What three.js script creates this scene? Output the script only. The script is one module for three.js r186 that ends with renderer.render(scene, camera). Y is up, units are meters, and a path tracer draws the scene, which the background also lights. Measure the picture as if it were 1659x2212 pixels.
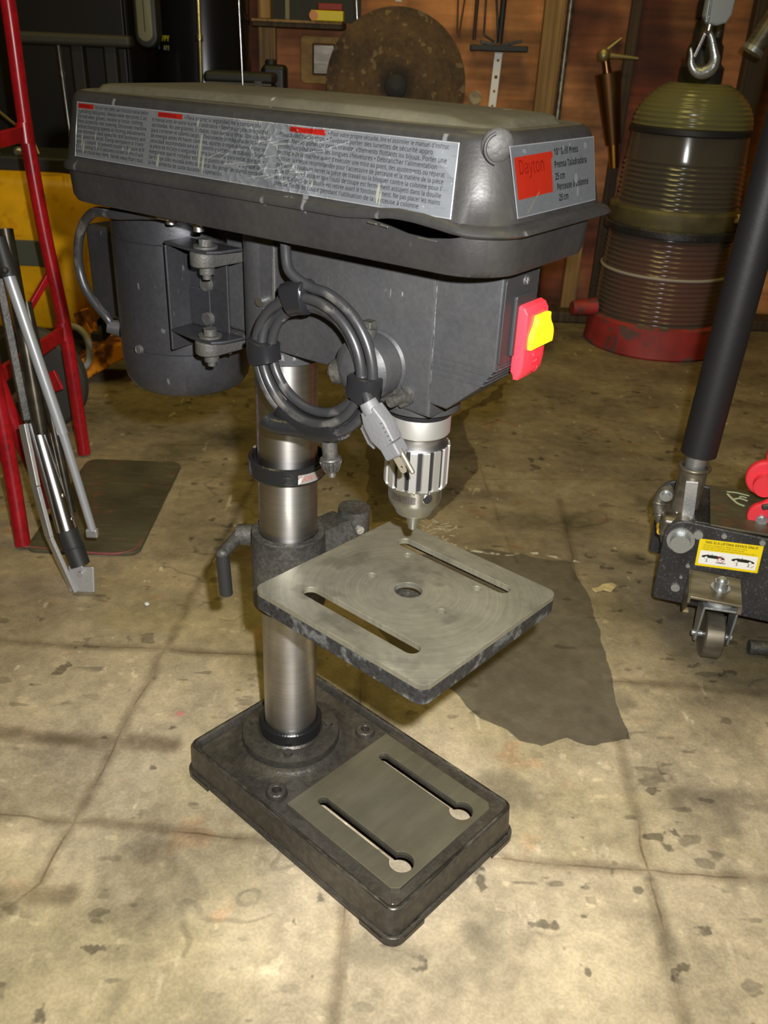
import * as THREE from 'three';
import { RoundedBoxGeometry } from 'three/addons/geometries/RoundedBoxGeometry.js';
import { mergeGeometries, mergeVertices, toCreasedNormals } from 'three/addons/utils/BufferGeometryUtils.js';
import { RectAreaLightUniformsLib } from 'three/addons/lights/RectAreaLightUniformsLib.js';

// ---------------------------------------------------------------- camera, lights, exposure
const scene = new THREE.Scene();
scene.background = new THREE.Color(0x020202);
const V = (x, y, z) => new THREE.Vector3(x, y, z);
const YAW = 0.7314;                                        // the room is turned by this against the drill press
const RIGHT = V(Math.cos(YAW), 0, -Math.sin(YAW)), FORW = V(-Math.sin(YAW), 0, -Math.cos(YAW));
const CAM = V(0.6119, 0.7759, 0.534);
const camera = new THREE.PerspectiveCamera(60.05, 1659 / 2212, 0.02, 40);
{
  const f = V(-0.5902, -0.4682, -0.6577).normalize();
  const u0 = V(-0.3459, 0.8827, -0.318), r = V().crossVectors(f, u0).normalize(), u = V().crossVectors(r, f);
  camera.position.copy(CAM);
  camera.quaternion.setFromRotationMatrix(new THREE.Matrix4().makeBasis(r, u, f.clone().negate()));
}
camera.focus = 0.86; camera.userData.fStop = 15;
const renderer = new THREE.WebGLRenderer({ antialias: true });
renderer.toneMapping = THREE.LinearToneMapping;
renderer.toneMappingExposure = 1.0;
renderer.shadowMap.enabled = true;
RectAreaLightUniformsLib.init();

// point of the room: u metres to the right of the camera, y up, d metres ahead of it
const B = (u, y, d) => V(CAM.x, 0, CAM.z).addScaledVector(RIGHT, u).addScaledVector(FORW, d).setY(y);

// the flash on the hand-held camera
const flash = new THREE.SpotLight(0xffffff, 5.8, 0, 0.98, 1, 2);
flash.color.setRGB(1.0, 0.985, 0.95);
flash.position.copy(B(0.037, CAM.y + 0.05, 0.02));
flash.target.position.copy(B(0.02, 0.26, 1.0));
flash.castShadow = true; flash.shadow.radius = 0.45; flash.shadow.mapSize.set(2048, 2048); flash.shadow.camera.near = 0.05;
scene.add(flash, flash.target);
const LAMP = { colour: new THREE.Color().setRGB(1.0, 0.82, 0.27), power: 10.5 };
// ---------------------------------------------------------------- helpers
const creased = (g, a) => { const o = toCreasedNormals(g.scale(1000, 1000, 1000), a); return o.scale(0.001, 0.001, 0.001); };   // welds at 10 micrometres
let seed = 7;
const rnd = () => { seed = (seed + 0x6d2b79f5) | 0; let t = Math.imul(seed ^ (seed >>> 15), 1 | seed); t = (t + Math.imul(t ^ (t >>> 7), 61 | t)) ^ t; return ((t ^ (t >>> 14)) >>> 0) / 4294967296; };
const rr = (a, b) => a + (b - a) * rnd();
const clamp = (x, a = 0, b = 1) => Math.min(b, Math.max(a, x));
const mix = (a, b, t) => a + (b - a) * t;
const sstep = (a, b, x) => { const t = clamp((x - a) / (b - a)); return t * t * (3 - 2 * t); };
const hash = (x, y, s) => { let h = Math.imul(x | 0, 374761393) + Math.imul(y | 0, 668265263) + Math.imul(s | 0, 1274126177); h = Math.imul(h ^ (h >>> 13), 1274126177); return ((h ^ (h >>> 16)) >>> 0) / 4294967296; };
function vnoise(x, y, s, p) {                                 // value noise, lattice period p
  let xi = Math.floor(x), yi = Math.floor(y); const fx = x - xi, fy = y - yi;
  const a = fx * fx * (3 - 2 * fx), b = fy * fy * (3 - 2 * fy);
  let x1 = xi + 1, y1 = yi + 1;
  if (p) { const q = p[0], r = p[1]; xi = ((xi % q) + q) % q; yi = ((yi % r) + r) % r; x1 = ((x1 % q) + q) % q; y1 = ((y1 % r) + r) % r; }
  return mix(mix(hash(xi, yi, s), hash(x1, yi, s), a), mix(hash(xi, y1, s), hash(x1, y1, s), a), b);
}
function fbm(x, y, s, oct = 4, p = 0) { if (p && !p.length) p = [p, p]; let v = 0, w = 0.5, n = 0; for (let i = 0; i < oct; i++) { v += w * vnoise(x, y, s + i * 17, p); n += w; w *= 0.5; x *= 2; y *= 2; if (p) p = [p[0] * 2, p[1] * 2]; } return v / n; }
function tex(w, h, fn, srgb = true, rep) {
  const d = new Uint8Array(w * h * 4);
  for (let j = 0, k = 0; j < h; j++) for (let i = 0; i < w; i++, k += 4) { const c = fn((i + 0.5) / w, (j + 0.5) / h); d[k] = clamp(c[0], 0, 255); d[k + 1] = clamp(c[1], 0, 255); d[k + 2] = clamp(c[2], 0, 255); d[k + 3] = 255; }
  const t = new THREE.DataTexture(d, w, h, THREE.RGBAFormat);
  if (srgb) t.colorSpace = THREE.SRGBColorSpace;
  t.wrapS = t.wrapT = THREE.RepeatWrapping; t.magFilter = THREE.LinearFilter; t.minFilter = THREE.LinearMipmapLinearFilter; t.generateMipmaps = true;
  if (rep) t.repeat.set(rep[0], rep[1]);
  t.needsUpdate = true; return t;
}
function canvasTex(w, h, draw) {
  const c = document.createElement('canvas'); c.width = w; c.height = h; draw(c.getContext('2d'), w, h);
  const t = new THREE.CanvasTexture(c); t.colorSpace = THREE.SRGBColorSpace; t.magFilter = THREE.LinearFilter; t.anisotropy = 8; return t;
}
// uv in metres from the dominant direction of each face
function uvBox(g) {
  g = g.index ? g.toNonIndexed() : g; const p = g.attributes.position, n = g.attributes.normal, uv = new Float32Array(p.count * 2);
  for (let i = 0; i < p.count; i += 3) {
    let nx = 0, ny = 0, nz = 0; for (let k = 0; k < 3; k++) { nx += Math.abs(n.getX(i + k)); ny += Math.abs(n.getY(i + k)); nz += Math.abs(n.getZ(i + k)); }
    for (let k = 0; k < 3; k++) { const j = i + k, x = p.getX(j), y = p.getY(j), z = p.getZ(j);
      if (ny >= nx && ny >= nz) { uv[2 * j] = x; uv[2 * j + 1] = z; } else if (nx >= nz) { uv[2 * j] = z; uv[2 * j + 1] = y; } else { uv[2 * j] = x; uv[2 * j + 1] = y; } }
  }
  g.setAttribute('uv', new THREE.BufferAttribute(uv, 2)); return g;
}
const clean = (g) => { g = g.index ? g.toNonIndexed() : g; for (const k of Object.keys(g.attributes)) if (!['position', 'normal', 'uv'].includes(k)) g.deleteAttribute(k); if (!g.attributes.uv) g.setAttribute('uv', new THREE.BufferAttribute(new Float32Array(g.attributes.position.count * 2), 2)); return g; };
const taken = {};
function numbered(n) { const k = taken[n] = (taken[n] ?? -1) + 1; return k ? `${n}_${String(k).padStart(3, '0')}` : n; }
const kids = new WeakMap();
function part(name, geoms, mat, parent, label, keepUv) {
  geoms = (Array.isArray(geoms) ? geoms : [geoms]).map(clean);
  let g = geoms.length > 1 ? mergeGeometries(geoms) : geoms[0];
  if (!keepUv) g = uvBox(g);
  const m = new THREE.Mesh(g, mat); m.castShadow = m.receiveShadow = true;
  if (parent === scene) m.name = numbered(name);
  else { const c = kids.get(parent) || {}; kids.set(parent, c); const k = c[name] = (c[name] ?? -1) + 1; m.name = k ? `${name}_${String(k).padStart(3, '0')}` : name; }
  if (label) m.userData.label = label;
  parent.add(m); return m;
}
function tag(o, label, category, group) { o.userData.label = label; o.userData.category = category; if (group) o.userData.group = group; return o; }
function structure(o) { o.userData.kind = 'structure'; return o; }
function thing(name, label, category, pos, turn = 0, group) {
  const o = new THREE.Group(); o.name = numbered(name); o.position.copy(pos); o.rotation.y = turn; scene.add(o); tag(o, label, category, group); return o;
}
const thingB = (name, label, category, u, d, turn = 0, group, y = 0) => { const t = thing(name, label, category, B(u, y, d), YAW + turn, group); t.L = (uu, yy, dd) => V(uu - u, yy - y, d - dd); return t; };
// primitive builders, all returning geometry
const T = (g, x, y, z) => g.translate(x, y, z);
const box = (w, h, d, r = 0.001, x = 0, y = 0, z = 0, s = 2) => T(r > 0 ? new RoundedBoxGeometry(w, h, d, s, Math.min(r, w / 2.01, h / 2.01, d / 2.01)) : new THREE.BoxGeometry(w, h, d), x, y, z);
const cyl = (r1, r2, h, n = 32) => new THREE.CylinderGeometry(r1, r2, h, n);
function between(g, a, b) {                                     // geometry along +y, centred, laid from a to b (its height must match)
  const q = new THREE.Quaternion().setFromUnitVectors(V(0, 1, 0), V().subVectors(b, a).normalize());
  return g.applyQuaternion(q).translate((a.x + b.x) / 2, (a.y + b.y) / 2, (a.z + b.z) / 2);
}
const rod = (a, b, r, r2 = r, n = 20) => between(cyl(r2, r, a.distanceTo(b), n), a, b);
function bar(a, b, w, h, r = 0.001, up) {                        // rectangular bar from a to b, w across, h along up
  const z = V().subVectors(b, a), len = z.length(); z.normalize();
  let y = (up || V(0, 1, 0)).clone(); y.addScaledVector(z, -y.dot(z)).normalize(); const x = V().crossVectors(y, z);
  return box(w, h, len, r).applyMatrix4(new THREE.Matrix4().makeBasis(x, y, z).setPosition((a.x + b.x) / 2, (a.y + b.y) / 2, (a.z + b.z) / 2));
}
const tube = (pts, r, n = 64, m = 12, closed = false) => new THREE.TubeGeometry(new THREE.CatmullRomCurve3(pts, closed, 'centripetal'), n, r, m, closed);
function lathe(pts, n = 64, crease = 0.5) { return creased(new THREE.LatheGeometry(pts.map((p) => new THREE.Vector2(Math.max(p[0], 0.00001), p[1])), n), crease); }
function rrect(w, h, r, x = 0, y = 0) {
  const s = new THREE.Shape(), a = x - w / 2, b = x + w / 2, c = y - h / 2, d = y + h / 2;
  s.moveTo(a + r, c); s.lineTo(b - r, c); s.absarc(b - r, c + r, r, -Math.PI / 2, 0); s.lineTo(b, d - r); s.absarc(b - r, d - r, r, 0, Math.PI / 2);
  s.lineTo(a + r, d); s.absarc(a + r, d - r, r, Math.PI / 2, Math.PI); s.lineTo(a, c + r); s.absarc(a + r, c + r, r, Math.PI, Math.PI * 1.5); return s;
}
function poly(pts) { const s = new THREE.Shape(); pts.forEach((p, i) => i ? s.lineTo(p[0], p[1]) : s.moveTo(p[0], p[1])); s.closePath(); return s; }
function hole(x, y, r) { const p = new THREE.Path(); p.absarc(x, y, r, 0, Math.PI * 2, true); return p; }
function slot(x0, x1, y, r) { const p = new THREE.Path(); p.absarc(x0, y, r, Math.PI / 2, Math.PI * 1.5); p.absarc(x1, y, r, -Math.PI / 2, Math.PI / 2); p.closePath(); return p; }
// slab: a shape drawn in (x, -z) laid flat between heights y0 and y1
function slab(shape, y0, y1, bevel = 0.001, seg = 2, curve = 16) {
  const b = Math.min(bevel, (y1 - y0) / 2.05);
  const g = new THREE.ExtrudeGeometry(shape, { depth: y1 - y0 - 2 * b, bevelEnabled: b > 0, bevelThickness: b, bevelSize: b, bevelOffset: -b, bevelSegments: seg, curveSegments: curve });
  return creased(g.rotateX(-Math.PI / 2).translate(0, y0 + b, 0), 0.32);
}
// extr: a shape drawn in (x, y), thickness from z0 to z1
function extr(shape, z0, z1, bevel = 0.001, seg = 2, curve = 16) {
  const b = Math.min(bevel, (z1 - z0) / 2.05);
  const g = new THREE.ExtrudeGeometry(shape, { depth: z1 - z0 - 2 * b, bevelEnabled: b > 0, bevelThickness: b, bevelSize: b, bevelOffset: -b, bevelSegments: seg, curveSegments: curve });
  return creased(g.translate(0, 0, z0 + b), 0.32);
}
// loft through rounded rectangles {y, x0, x1, z (half) or z0,z1, r}; mod may move a point
function loft(secs, { cap0 = false, cap1 = false, mod, n = 10, crease = 0.5, dense = 1 } = {}) {
  const ring = (s) => {
    const z0 = s.z0 ?? -s.z, z1 = s.z1 ?? s.z, r = s.r, o = [];
    for (const [cx, cz, a] of [[s.x1 - r, z1 - r, 0], [s.x0 + r, z1 - r, 1], [s.x0 + r, z0 + r, 2], [s.x1 - r, z0 + r, 3]])
      for (let i = 0; i <= n; i++) { const t = (a + i / n) * Math.PI / 2; o.push([cx + r * Math.cos(t), cz + r * Math.sin(t)]); }
    if (dense > 1) { const q = []; o.forEach((p, i) => { const e = o[(i + 1) % o.length], l = Math.hypot(e[0] - p[0], e[1] - p[1]); const k = l > 0.02 ? dense : 1; for (let j = 0; j < k; j++) q.push([mix(p[0], e[0], j / k), mix(p[1], e[1], j / k)]); }); return q; }
    return o;
  };
  const pos = [], idx = [], R = secs.map(ring), m = R[0].length;
  R.forEach((o, k) => o.forEach((p) => { let v = V(p[0], secs[k].y, p[1]); if (mod) v = mod(v, secs[k]) || v; pos.push(v.x, v.y, v.z); }));
  for (let k = 0; k + 1 < R.length; k++) for (let i = 0; i < m; i++) { const a = k * m + i, b = k * m + (i + 1) % m, c = a + m, d = b + m; idx.push(a, c, b, b, c, d); }
  const cap = (k, flip) => { const s = secs[k], c = pos.length / 3; let v = V((s.x0 + s.x1) / 2, s.y + (s.crown || 0), ((s.z0 ?? -s.z) + (s.z1 ?? s.z)) / 2); pos.push(v.x, v.y, v.z); for (let i = 0; i < m; i++) { const a = k * m + i, b = k * m + (i + 1) % m; flip ? idx.push(c, a, b) : idx.push(c, b, a); } };
  if (cap0) cap(0, true); if (cap1) cap(secs.length - 1, false);
  const g = new THREE.BufferGeometry(); g.setAttribute('position', new THREE.Float32BufferAttribute(pos, 3)); g.setIndex(idx);
  g.computeVertexNormals(); return creased(g, crease);
}
// thin plate from four corners (top left, top right, bottom right, bottom left as seen), uv 0..1 on the face
function plate4(tl, tr, br, bl, th = 0.0004) {
  const n = V().crossVectors(V().subVectors(bl, tl), V().subVectors(tr, tl)).normalize(), f = [tl, tr, br, bl].map((p) => p.clone().addScaledVector(n, th)), k = [tl, tr, br, bl];
  const pos = [], uv = [], Q = (a, b, c, d, u) => { for (const [p, w] of [[a, u[0]], [d, u[3]], [b, u[1]], [b, u[1]], [d, u[3]], [c, u[2]]]) { pos.push(p.x, p.y, p.z); uv.push(w[0], w[1]); } };
  Q(f[0], f[1], f[2], f[3], [[0, 1], [1, 1], [1, 0], [0, 0]]);
  for (let i = 0; i < 4; i++) { const j = (i + 1) % 4, e = [[0, 1], [1, 1], [1, 0], [0, 0]]; Q(k[i], k[j], f[j], f[i], [e[i], e[j], e[j], e[i]]); }
  const g = new THREE.BufferGeometry(); g.setAttribute('position', new THREE.Float32BufferAttribute(pos, 3)); g.setAttribute('uv', new THREE.Float32BufferAttribute(uv, 2)); g.computeVertexNormals(); return g;
}
const hexHead = (r, h) => cyl(r, r, h, 6);

// ---------------------------------------------------------------- materials
const speck = (s, a) => tex(512, 512, (u, v) => { const n = fbm(u * 60, v * 60, s, 3, 60), m = fbm(u * 8, v * 8, s + 5, 4, 8); const g = 128 + (n - 0.5) * a + (m - 0.5) * a; return [g, g, g]; }, false);
const grainBump = speck(3, 200);
const lin = (r, g, b) => new THREE.Color().setRGB(r, g, b);
const std = (c, rough, metal = 0, o = {}) => new THREE.MeshStandardMaterial({ color: c, roughness: rough, metalness: metal, ...o });
const at = (t, sx, sy = sx) => { const c = t.clone(); c.repeat.set(sx, sy); c.needsUpdate = true; return c; };
// painted metal with scuffs: base linear colour, light scratches, dust
function paintTex(r, g, b, s, scuff, dust) {
  return tex(512, 512, (u, v) => {
    const n = fbm(u * 6, v * 6, s, 5, 6), f = fbm(u * 90, v * 90, s + 9, 2, 90);
    let k = 1 + (n - 0.5) * 0.24 + (f - 0.5) * 0.14;
    const sc = sstep(1 - scuff, 1 - scuff + 0.06, fbm(u * 34, v * 12, s + 31, 4, [34, 12])) * 0.6;
    const d = dust * sstep(0.45, 0.75, fbm(u * 5, v * 5, s + 77, 5, 5));
    const o = [r * k, g * k, b * k].map((x, i) => mix(mix(x, [150, 152, 155][i], sc), [112, 106, 88][i], d));
    return o;
  });
}
const blackPaintTex = paintTex(54, 53, 53, 11, 0.24, 0.10);
const M = {};
M.coverDust = std(0xffffff, 0.6, 0.1, { map: at(paintTex(66, 63, 52, 13, 0.2, 0.3), 3), bumpMap: at(grainBump, 14), bumpScale: 0.0001 });
M.cover = new THREE.MeshPhysicalMaterial({ map: at(blackPaintTex, 3), roughness: 0.42, metalness: 0.4, bumpMap: at(grainBump, 14), bumpScale: 0.00008, specularIntensity: 1 });
M.casting = std(0xffffff, 0.48, 0.15, { map: at(paintTex(60, 60, 62, 21, 0.2, 0.05), 4), bumpMap: at(grainBump, 16), bumpScale: 0.0001 });
M.motor = std(0xffffff, 0.40, 0.6, { map: at(paintTex(64, 64, 68, 23, 0.2, 0.05), 4), bumpMap: at(grainBump, 12), bumpScale: 0.00008 });
M.bracketDust = std(0xffffff, 0.6, 0.1, { map: at(paintTex(64, 63, 62, 25, 0.2, 0.22), 5), bumpMap: at(grainBump, 10), bumpScale: 0.0005 });
M.iron = std(0xffffff, 0.44, 0.5, { map: at(tex(512, 512, (u, v) => { const n = fbm(u * 5, v * 5, 41, 5, 5), f = fbm(u * 70, v * 70, 43, 3, 70), k = 0.62 + n * 0.62 + (f - 0.5) * 0.35; return [86 * k, 82 * k, 76 * k]; }), 3), bumpMap: at(grainBump, 10), bumpScale: 0.0004 });
M.ironWorn = std(0xffffff, 0.36, 0.8, { map: at(tex(256, 256, (u, v) => { const n = fbm(u * 7, v * 7, 46, 4, 7), w = sstep(0.35, 0.65, n), k = 0.85 + (fbm(u * 40, v * 40, 47, 2, 40) - 0.5) * 0.4; return [mix(96, 168, w) * k, mix(93, 166, w) * k, mix(88, 160, w) * k]; }), 5) });
M.ironRough = std(0xffffff, 0.5, 0.3, { map: at(tex(512, 512, (u, v) => { const n = fbm(u * 6, v * 6, 51, 5, 6), f = fbm(u * 80, v * 80, 53, 3, 80), k = 0.55 + n * 0.7 + (f - 0.5) * 0.5; return [80 * k, 78 * k, 74 * k]; }), 5), bumpMap: at(grainBump, 8), bumpScale: 0.0004 });
M.ironEdge = std(0xffffff, 0.5, 0.3, { map: at(tex(512, 512, (u, v) => { const n = fbm(u * 5, v * 7, 55, 5, [5, 7]), f = fbm(u * 60, v * 60, 57, 3, 60), w = sstep(0.44, 0.66, fbm(u * 14, v * 14, 58, 4, 14)) * 0.8, k = 0.75 + (f - 0.5) * 0.5; return [mix(70, 150, w) * k, mix(70, 153, w) * k, mix(72, 152, w) * k]; }), 6), bumpMap: at(grainBump, 8), bumpScale: 0.0008 });
M.machined = std(0xffffff, 0.42, 0.45, { map: at(tex(512, 512, (u, v) => { const n = fbm(u * 5, v * 5, 61, 5, 5), f = fbm(u * 64, v * 8, 63, 3, [64, 8]), k = 0.72 + n * 0.4 + (f - 0.5) * 0.12; return [122 * k, 118 * k, 102 * k]; }), 2.5), bumpMap: at(grainBump, 9), bumpScale: 0.0001 });
// the table top: arcs of a facing cut about the centre hole, darker oily patches
M.tableTop = std(0xffffff, 0.36, 0.5, { map: tex(1024, 1024, (u, v) => {
  const x = u - 0.5, y = v - 0.5, r = Math.hypot(x, y), a = Math.atan2(y, x);
  const arc = fbm(r * 150, a * 2.2 + 9, 71, 3), fine = fbm(r * 420, a * 3.1, 73, 2), n = fbm(u * 5, v * 5, 75, 5), g = fbm(u * 40, v * 40, 76, 3);
  const k = 0.90 + (arc - 0.5) * 0.10 + (fine - 0.5) * 0.10 + (n - 0.5) * 0.24 + (g - 0.5) * 0.08;
  const st = 1 - 0.14 * sstep(0.58, 0.78, fbm(u * 7, v * 7, 79, 4));
  return [158 * k * st, 155 * k * st, 138 * k * st];
}) });
M.steel = new THREE.MeshPhysicalMaterial({ color: lin(0.66, 0.655, 0.66), metalness: 1, roughness: 0.40, anisotropy: 0.65, anisotropyRotation: Math.PI / 2,
  map: tex(512, 512, (u, v) => { const n = fbm(u * 3, v * 80, 81, 3, [3, 80]), m = fbm(u * 5, v * 5, 83, 4, 5), k = 0.93 + (n - 0.5) * 0.10 + (m - 0.5) * 0.16; return [240 * k, 237 * k, 234 * k]; }) });
M.chuckCore = std(lin(0.50, 0.49, 0.48), 0.36, 1);
M.steelGapShade = std(lin(0.10, 0.10, 0.105), 0.4, 0.9);
M.chrome = std(lin(0.72, 0.72, 0.72), 0.22, 1);
M.satin = std(lin(0.62, 0.62, 0.60), 0.38, 1, { bumpMap: at(grainBump, 6), bumpScale: 0.0002 });
M.satinBright = std(lin(0.74, 0.73, 0.70), 0.42, 0.85);
M.blackGloss = std(lin(0.012, 0.012, 0.013), 0.3, 0, { bumpMap: at(grainBump, 8), bumpScale: 0.0003 });
M.blackRubber = std(lin(0.022, 0.022, 0.023), 0.55);
M.cord = std(0xffffff, 0.38, 0, { map: tex(256, 256, (u, v) => { const n = fbm(u * 6, v * 6, 91, 4, 6), w = sstep(0.52, 0.8, n) * 0.5; return [mix(44, 128, w), mix(44, 124, w), mix(46, 116, w)]; }, true, [9, 9]) });
M.tape = std(lin(0.013, 0.013, 0.015), 0.26);
M.plugGrey = std(lin(0.13, 0.13, 0.135), 0.55, 0, { bumpMap: at(grainBump, 8), bumpScale: 0.0003 });
M.plugMetal = std(lin(0.62, 0.56, 0.42), 0.35, 0.9);
M.dark = std(lin(0.006, 0.006, 0.006), 0.8);
M.red = std(lin(0.72, 0.025, 0.045), 0.4);
M.redVivid = std(lin(0.80, 0.04, 0.06), 0.38);  // plain saturated red, without emission
M.keyYellow = std(lin(0.95, 0.80, 0.02), 0.35);
M.orange = std(lin(0.95, 0.09, 0.02), 0.5);
// ---------------------------------------------------------------- the room
// crack and joint lines of the floor and a wide painted shadow band, in (u, d)
const CRACKS_AND_BANDS = [[-0.45, 0.45, -0.334, 0.618, 0], [-0.334, 0.618, -0.292, 1.158, 0], [-0.292, 1.158, -0.255, 1.612, 0], [0.343, 1.548, 0.325, 1.258, 0], [0.314, 0.87, 0.291, 0.499, 0], [0.0, 0.679, 0.124, 0.674, 0], [0.124, 0.674, 0.7, 0.651, 0], [0.33, 0.991, 0.75, 0.968, 0],
  [-0.019, 0.70, -0.023, 0.40, 0], [-0.75, 0.725, -0.412, 0.705, 0], [-0.412, 0.705, 0.0, 0.679, 0], [-0.5, 0.59, -0.303, 0.607, 1], [-0.75, 0.838, -0.248, 0.827, 1], [-0.6, 1.02, -0.1, 1.012, 0], [-0.02, 0.98, -0.022, 0.86, 0], [-0.2, 1.24, 0.14, 1.24, 0], [0.1, 1.62, 0.6, 1.66, 2], [-0.5, 1.72, 0.0, 1.78, 2], [0.23, 1.3, 0.19, 1.75, 2]];
const DARKER_AREA = [[0.148, 1.947], [0.257, 2.132], [0.307, 2.226], [0.277, 2.095], [0.193, 2.012], [0.177, 1.88], [0.198, 1.729], [0.177, 1.635], [0.154, 1.569], [0.087, 1.447], [-0.024, 1.419], [-0.046, 1.775], [0.034, 1.863]];  // outline of an irregular darker area of the floor
const CHIPLINE = [[0.09, 1.315], [0.156, 1.335], [0.212, 1.326], [0.27, 1.337], [0.331, 1.316], [0.35, 1.30]];
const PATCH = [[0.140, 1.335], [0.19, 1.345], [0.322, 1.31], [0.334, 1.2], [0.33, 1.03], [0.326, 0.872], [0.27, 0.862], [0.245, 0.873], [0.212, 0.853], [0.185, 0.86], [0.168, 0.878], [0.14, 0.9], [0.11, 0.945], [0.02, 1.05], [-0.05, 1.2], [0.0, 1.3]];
function inPoly(P, x, y) { let c = false; for (let i = 0, j = P.length - 1; i < P.length; j = i++) { const a = P[i], b = P[j]; if ((a[1] > y) !== (b[1] > y) && x < (b[0] - a[0]) * (y - a[1]) / (b[1] - a[1]) + a[0]) c = !c; } return c; }
const segDist = (s, x, y) => { const dx = s[2] - s[0], dy = s[3] - s[1], t = clamp(((x - s[0]) * dx + (y - s[1]) * dy) / (dx * dx + dy * dy)); return Math.hypot(x - s[0] - t * dx, y - s[1] - t * dy); };
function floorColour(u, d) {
  const w = 0.012 * (fbm(u * 18, d * 18, 201, 3) - 0.5), big = fbm(u * 2.1, d * 2.1, 203, 4), mid = fbm(u * 9, d * 9, 205, 4), fine = fbm(u * 70, d * 70, 207, 3), grit = vnoise(u * 520, d * 520, 209);
  // greyer and darker lane behind the press and out to both sides; paler in front
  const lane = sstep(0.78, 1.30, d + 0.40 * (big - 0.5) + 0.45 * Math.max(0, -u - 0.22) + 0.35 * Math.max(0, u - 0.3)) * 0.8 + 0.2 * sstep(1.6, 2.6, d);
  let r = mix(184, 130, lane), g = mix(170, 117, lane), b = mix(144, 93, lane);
  let k = 1 + (big - 0.5) * 0.22 + (mid - 0.5) * 0.40 + (fine - 0.5) * 0.22 + (grit - 0.5) * 0.12;
  const wipe = fbm(u * 4 + d * 2, d * 22, 211, 3); k += lane * (wipe - 0.5) * 0.30;
  // oily blots, rust marks, scratches
  const blot = sstep(0.62, 0.82, fbm(u * 9 + 3, d * 9, 213, 5)); k *= 1 - 0.24 * blot;
  const dotn = fbm(u * 42, d * 42, 215, 4), dot = sstep(0.73, 0.80, dotn) * sstep(0.45, 0.6, fbm(u * 7, d * 7, 216, 2)); k *= 1 - 0.34 * dot;
  const rust = sstep(0.72, 0.84, fbm(u * 17 + 5, d * 17, 217, 4)) * 0.6; r += 8 * rust; g -= 12 * rust; b -= 18 * rust;
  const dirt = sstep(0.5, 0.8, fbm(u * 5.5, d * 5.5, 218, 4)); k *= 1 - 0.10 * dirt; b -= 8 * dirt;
  const scr = sstep(0.76, 0.86, fbm(u * 10 + d * 60, d * 10 - u * 44, 219, 3)); k *= 1 + 0.12 * scr;
  const chalk = sstep(0.80, 0.86, fbm(u * 75, d * 26, 221, 3)) * (0.35 + 0.65 * lane); r += 46 * chalk; g += 46 * chalk; b += 46 * chalk;
  // the remains of dark grey floor paint
  const x = u + w, y = d + 0.014 * (fbm(u * 25, d * 25, 223, 3) - 0.5);
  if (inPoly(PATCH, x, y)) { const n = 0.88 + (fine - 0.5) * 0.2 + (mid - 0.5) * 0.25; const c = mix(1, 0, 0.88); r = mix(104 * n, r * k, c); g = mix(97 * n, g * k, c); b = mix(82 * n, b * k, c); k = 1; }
  if (inPoly(DARKER_AREA, u + 2.2 * w, y)) k *= 0.70;
  const darkSpots = Math.max(sstep(0.30, 0.10, Math.hypot((u + 0.12) / 1.4, (d - 1.75) / 1.3) + 0.12 * (mid - 0.5)) * 0.18, sstep(0.30, 0.12, Math.hypot(u - 0.60, (d - 1.16)) + 0.12 * (mid - 0.5)) * 0.35);  // two soft round darker spots, behind the press and around the jack
  k *= 1 - darkSpots;
  // small dark nicks and pale scratches
  const nick = sstep(0.70, 0.78, fbm(u * 30 + 9, d * 62, 233, 3)) * sstep(0.42, 0.58, fbm(u * 11, d * 11, 234, 2)); k *= 1 - 0.22 * nick;
  const hair = sstep(0.018, 0.004, Math.abs(fbm(u * 7 + d * 3, d * 9 - u * 4, 235, 3) - 0.5)) * sstep(0.62, 0.72, fbm(u * 9 + 20, d * 9, 237, 2)); k *= 1 - 0.14 * hair;
  let c = 0;
  for (const s of CRACKS_AND_BANDS) { const e = segDist(s, u + 0.010 * (fbm(u * 20, d * 20, 225, 3) - 0.5), d + 0.010 * (fbm(u * 20 + 40, d * 20, 227, 3) - 0.5)); if (e > 0.04) continue; const br = vnoise(u * 26, d * 26, 229), q = fbm(u * 40, d * 40, 231, 2);
    c = Math.max(c, s[4] === 1 ? 0.55 * sstep(0.020, 0.002, e) * (0.4 + q) : s[4] === 2 ? 0.3 * sstep(0.004, 0.001, e) * br : Math.max(0.75 * sstep(0.0024, 0.0008, e) * (0.25 + 0.75 * br), 0.42 * sstep(0.013, 0.001, e) * (0.3 + 0.9 * q))); }
  r *= 1 - 0.50 * c; g *= 1 - 0.54 * c; b *= 1 - 0.58 * c;
  for (let i = 0; i + 1 < CHIPLINE.length; i++) { const e = segDist([...CHIPLINE[i], ...CHIPLINE[i + 1]], u, d); if (e < 0.006) { const q = sstep(0.5, 0.62, fbm(u * 60, d * 60, 239, 3)) * sstep(0.0045, 0.002, e); r = mix(r * k, 205, q); g = mix(g * k, 198, q); b = mix(b * k, 180, q); k = 1; } }
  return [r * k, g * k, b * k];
}
const floorBump = tex(1024, 1024, (u, v) => { const g = 128 + (fbm(u * 30, v * 30, 241, 4, 30) - 0.5) * 150 + (vnoise(u * 300, v * 300, 243, [300, 300]) - 0.5) * 60; return [g, g, g]; }, false);
const floor = new THREE.Group(); floor.name = 'floor'; structure(floor); floor.position.copy(B(0, 0, 0)); floor.rotation.y = YAW; scene.add(floor);
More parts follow.
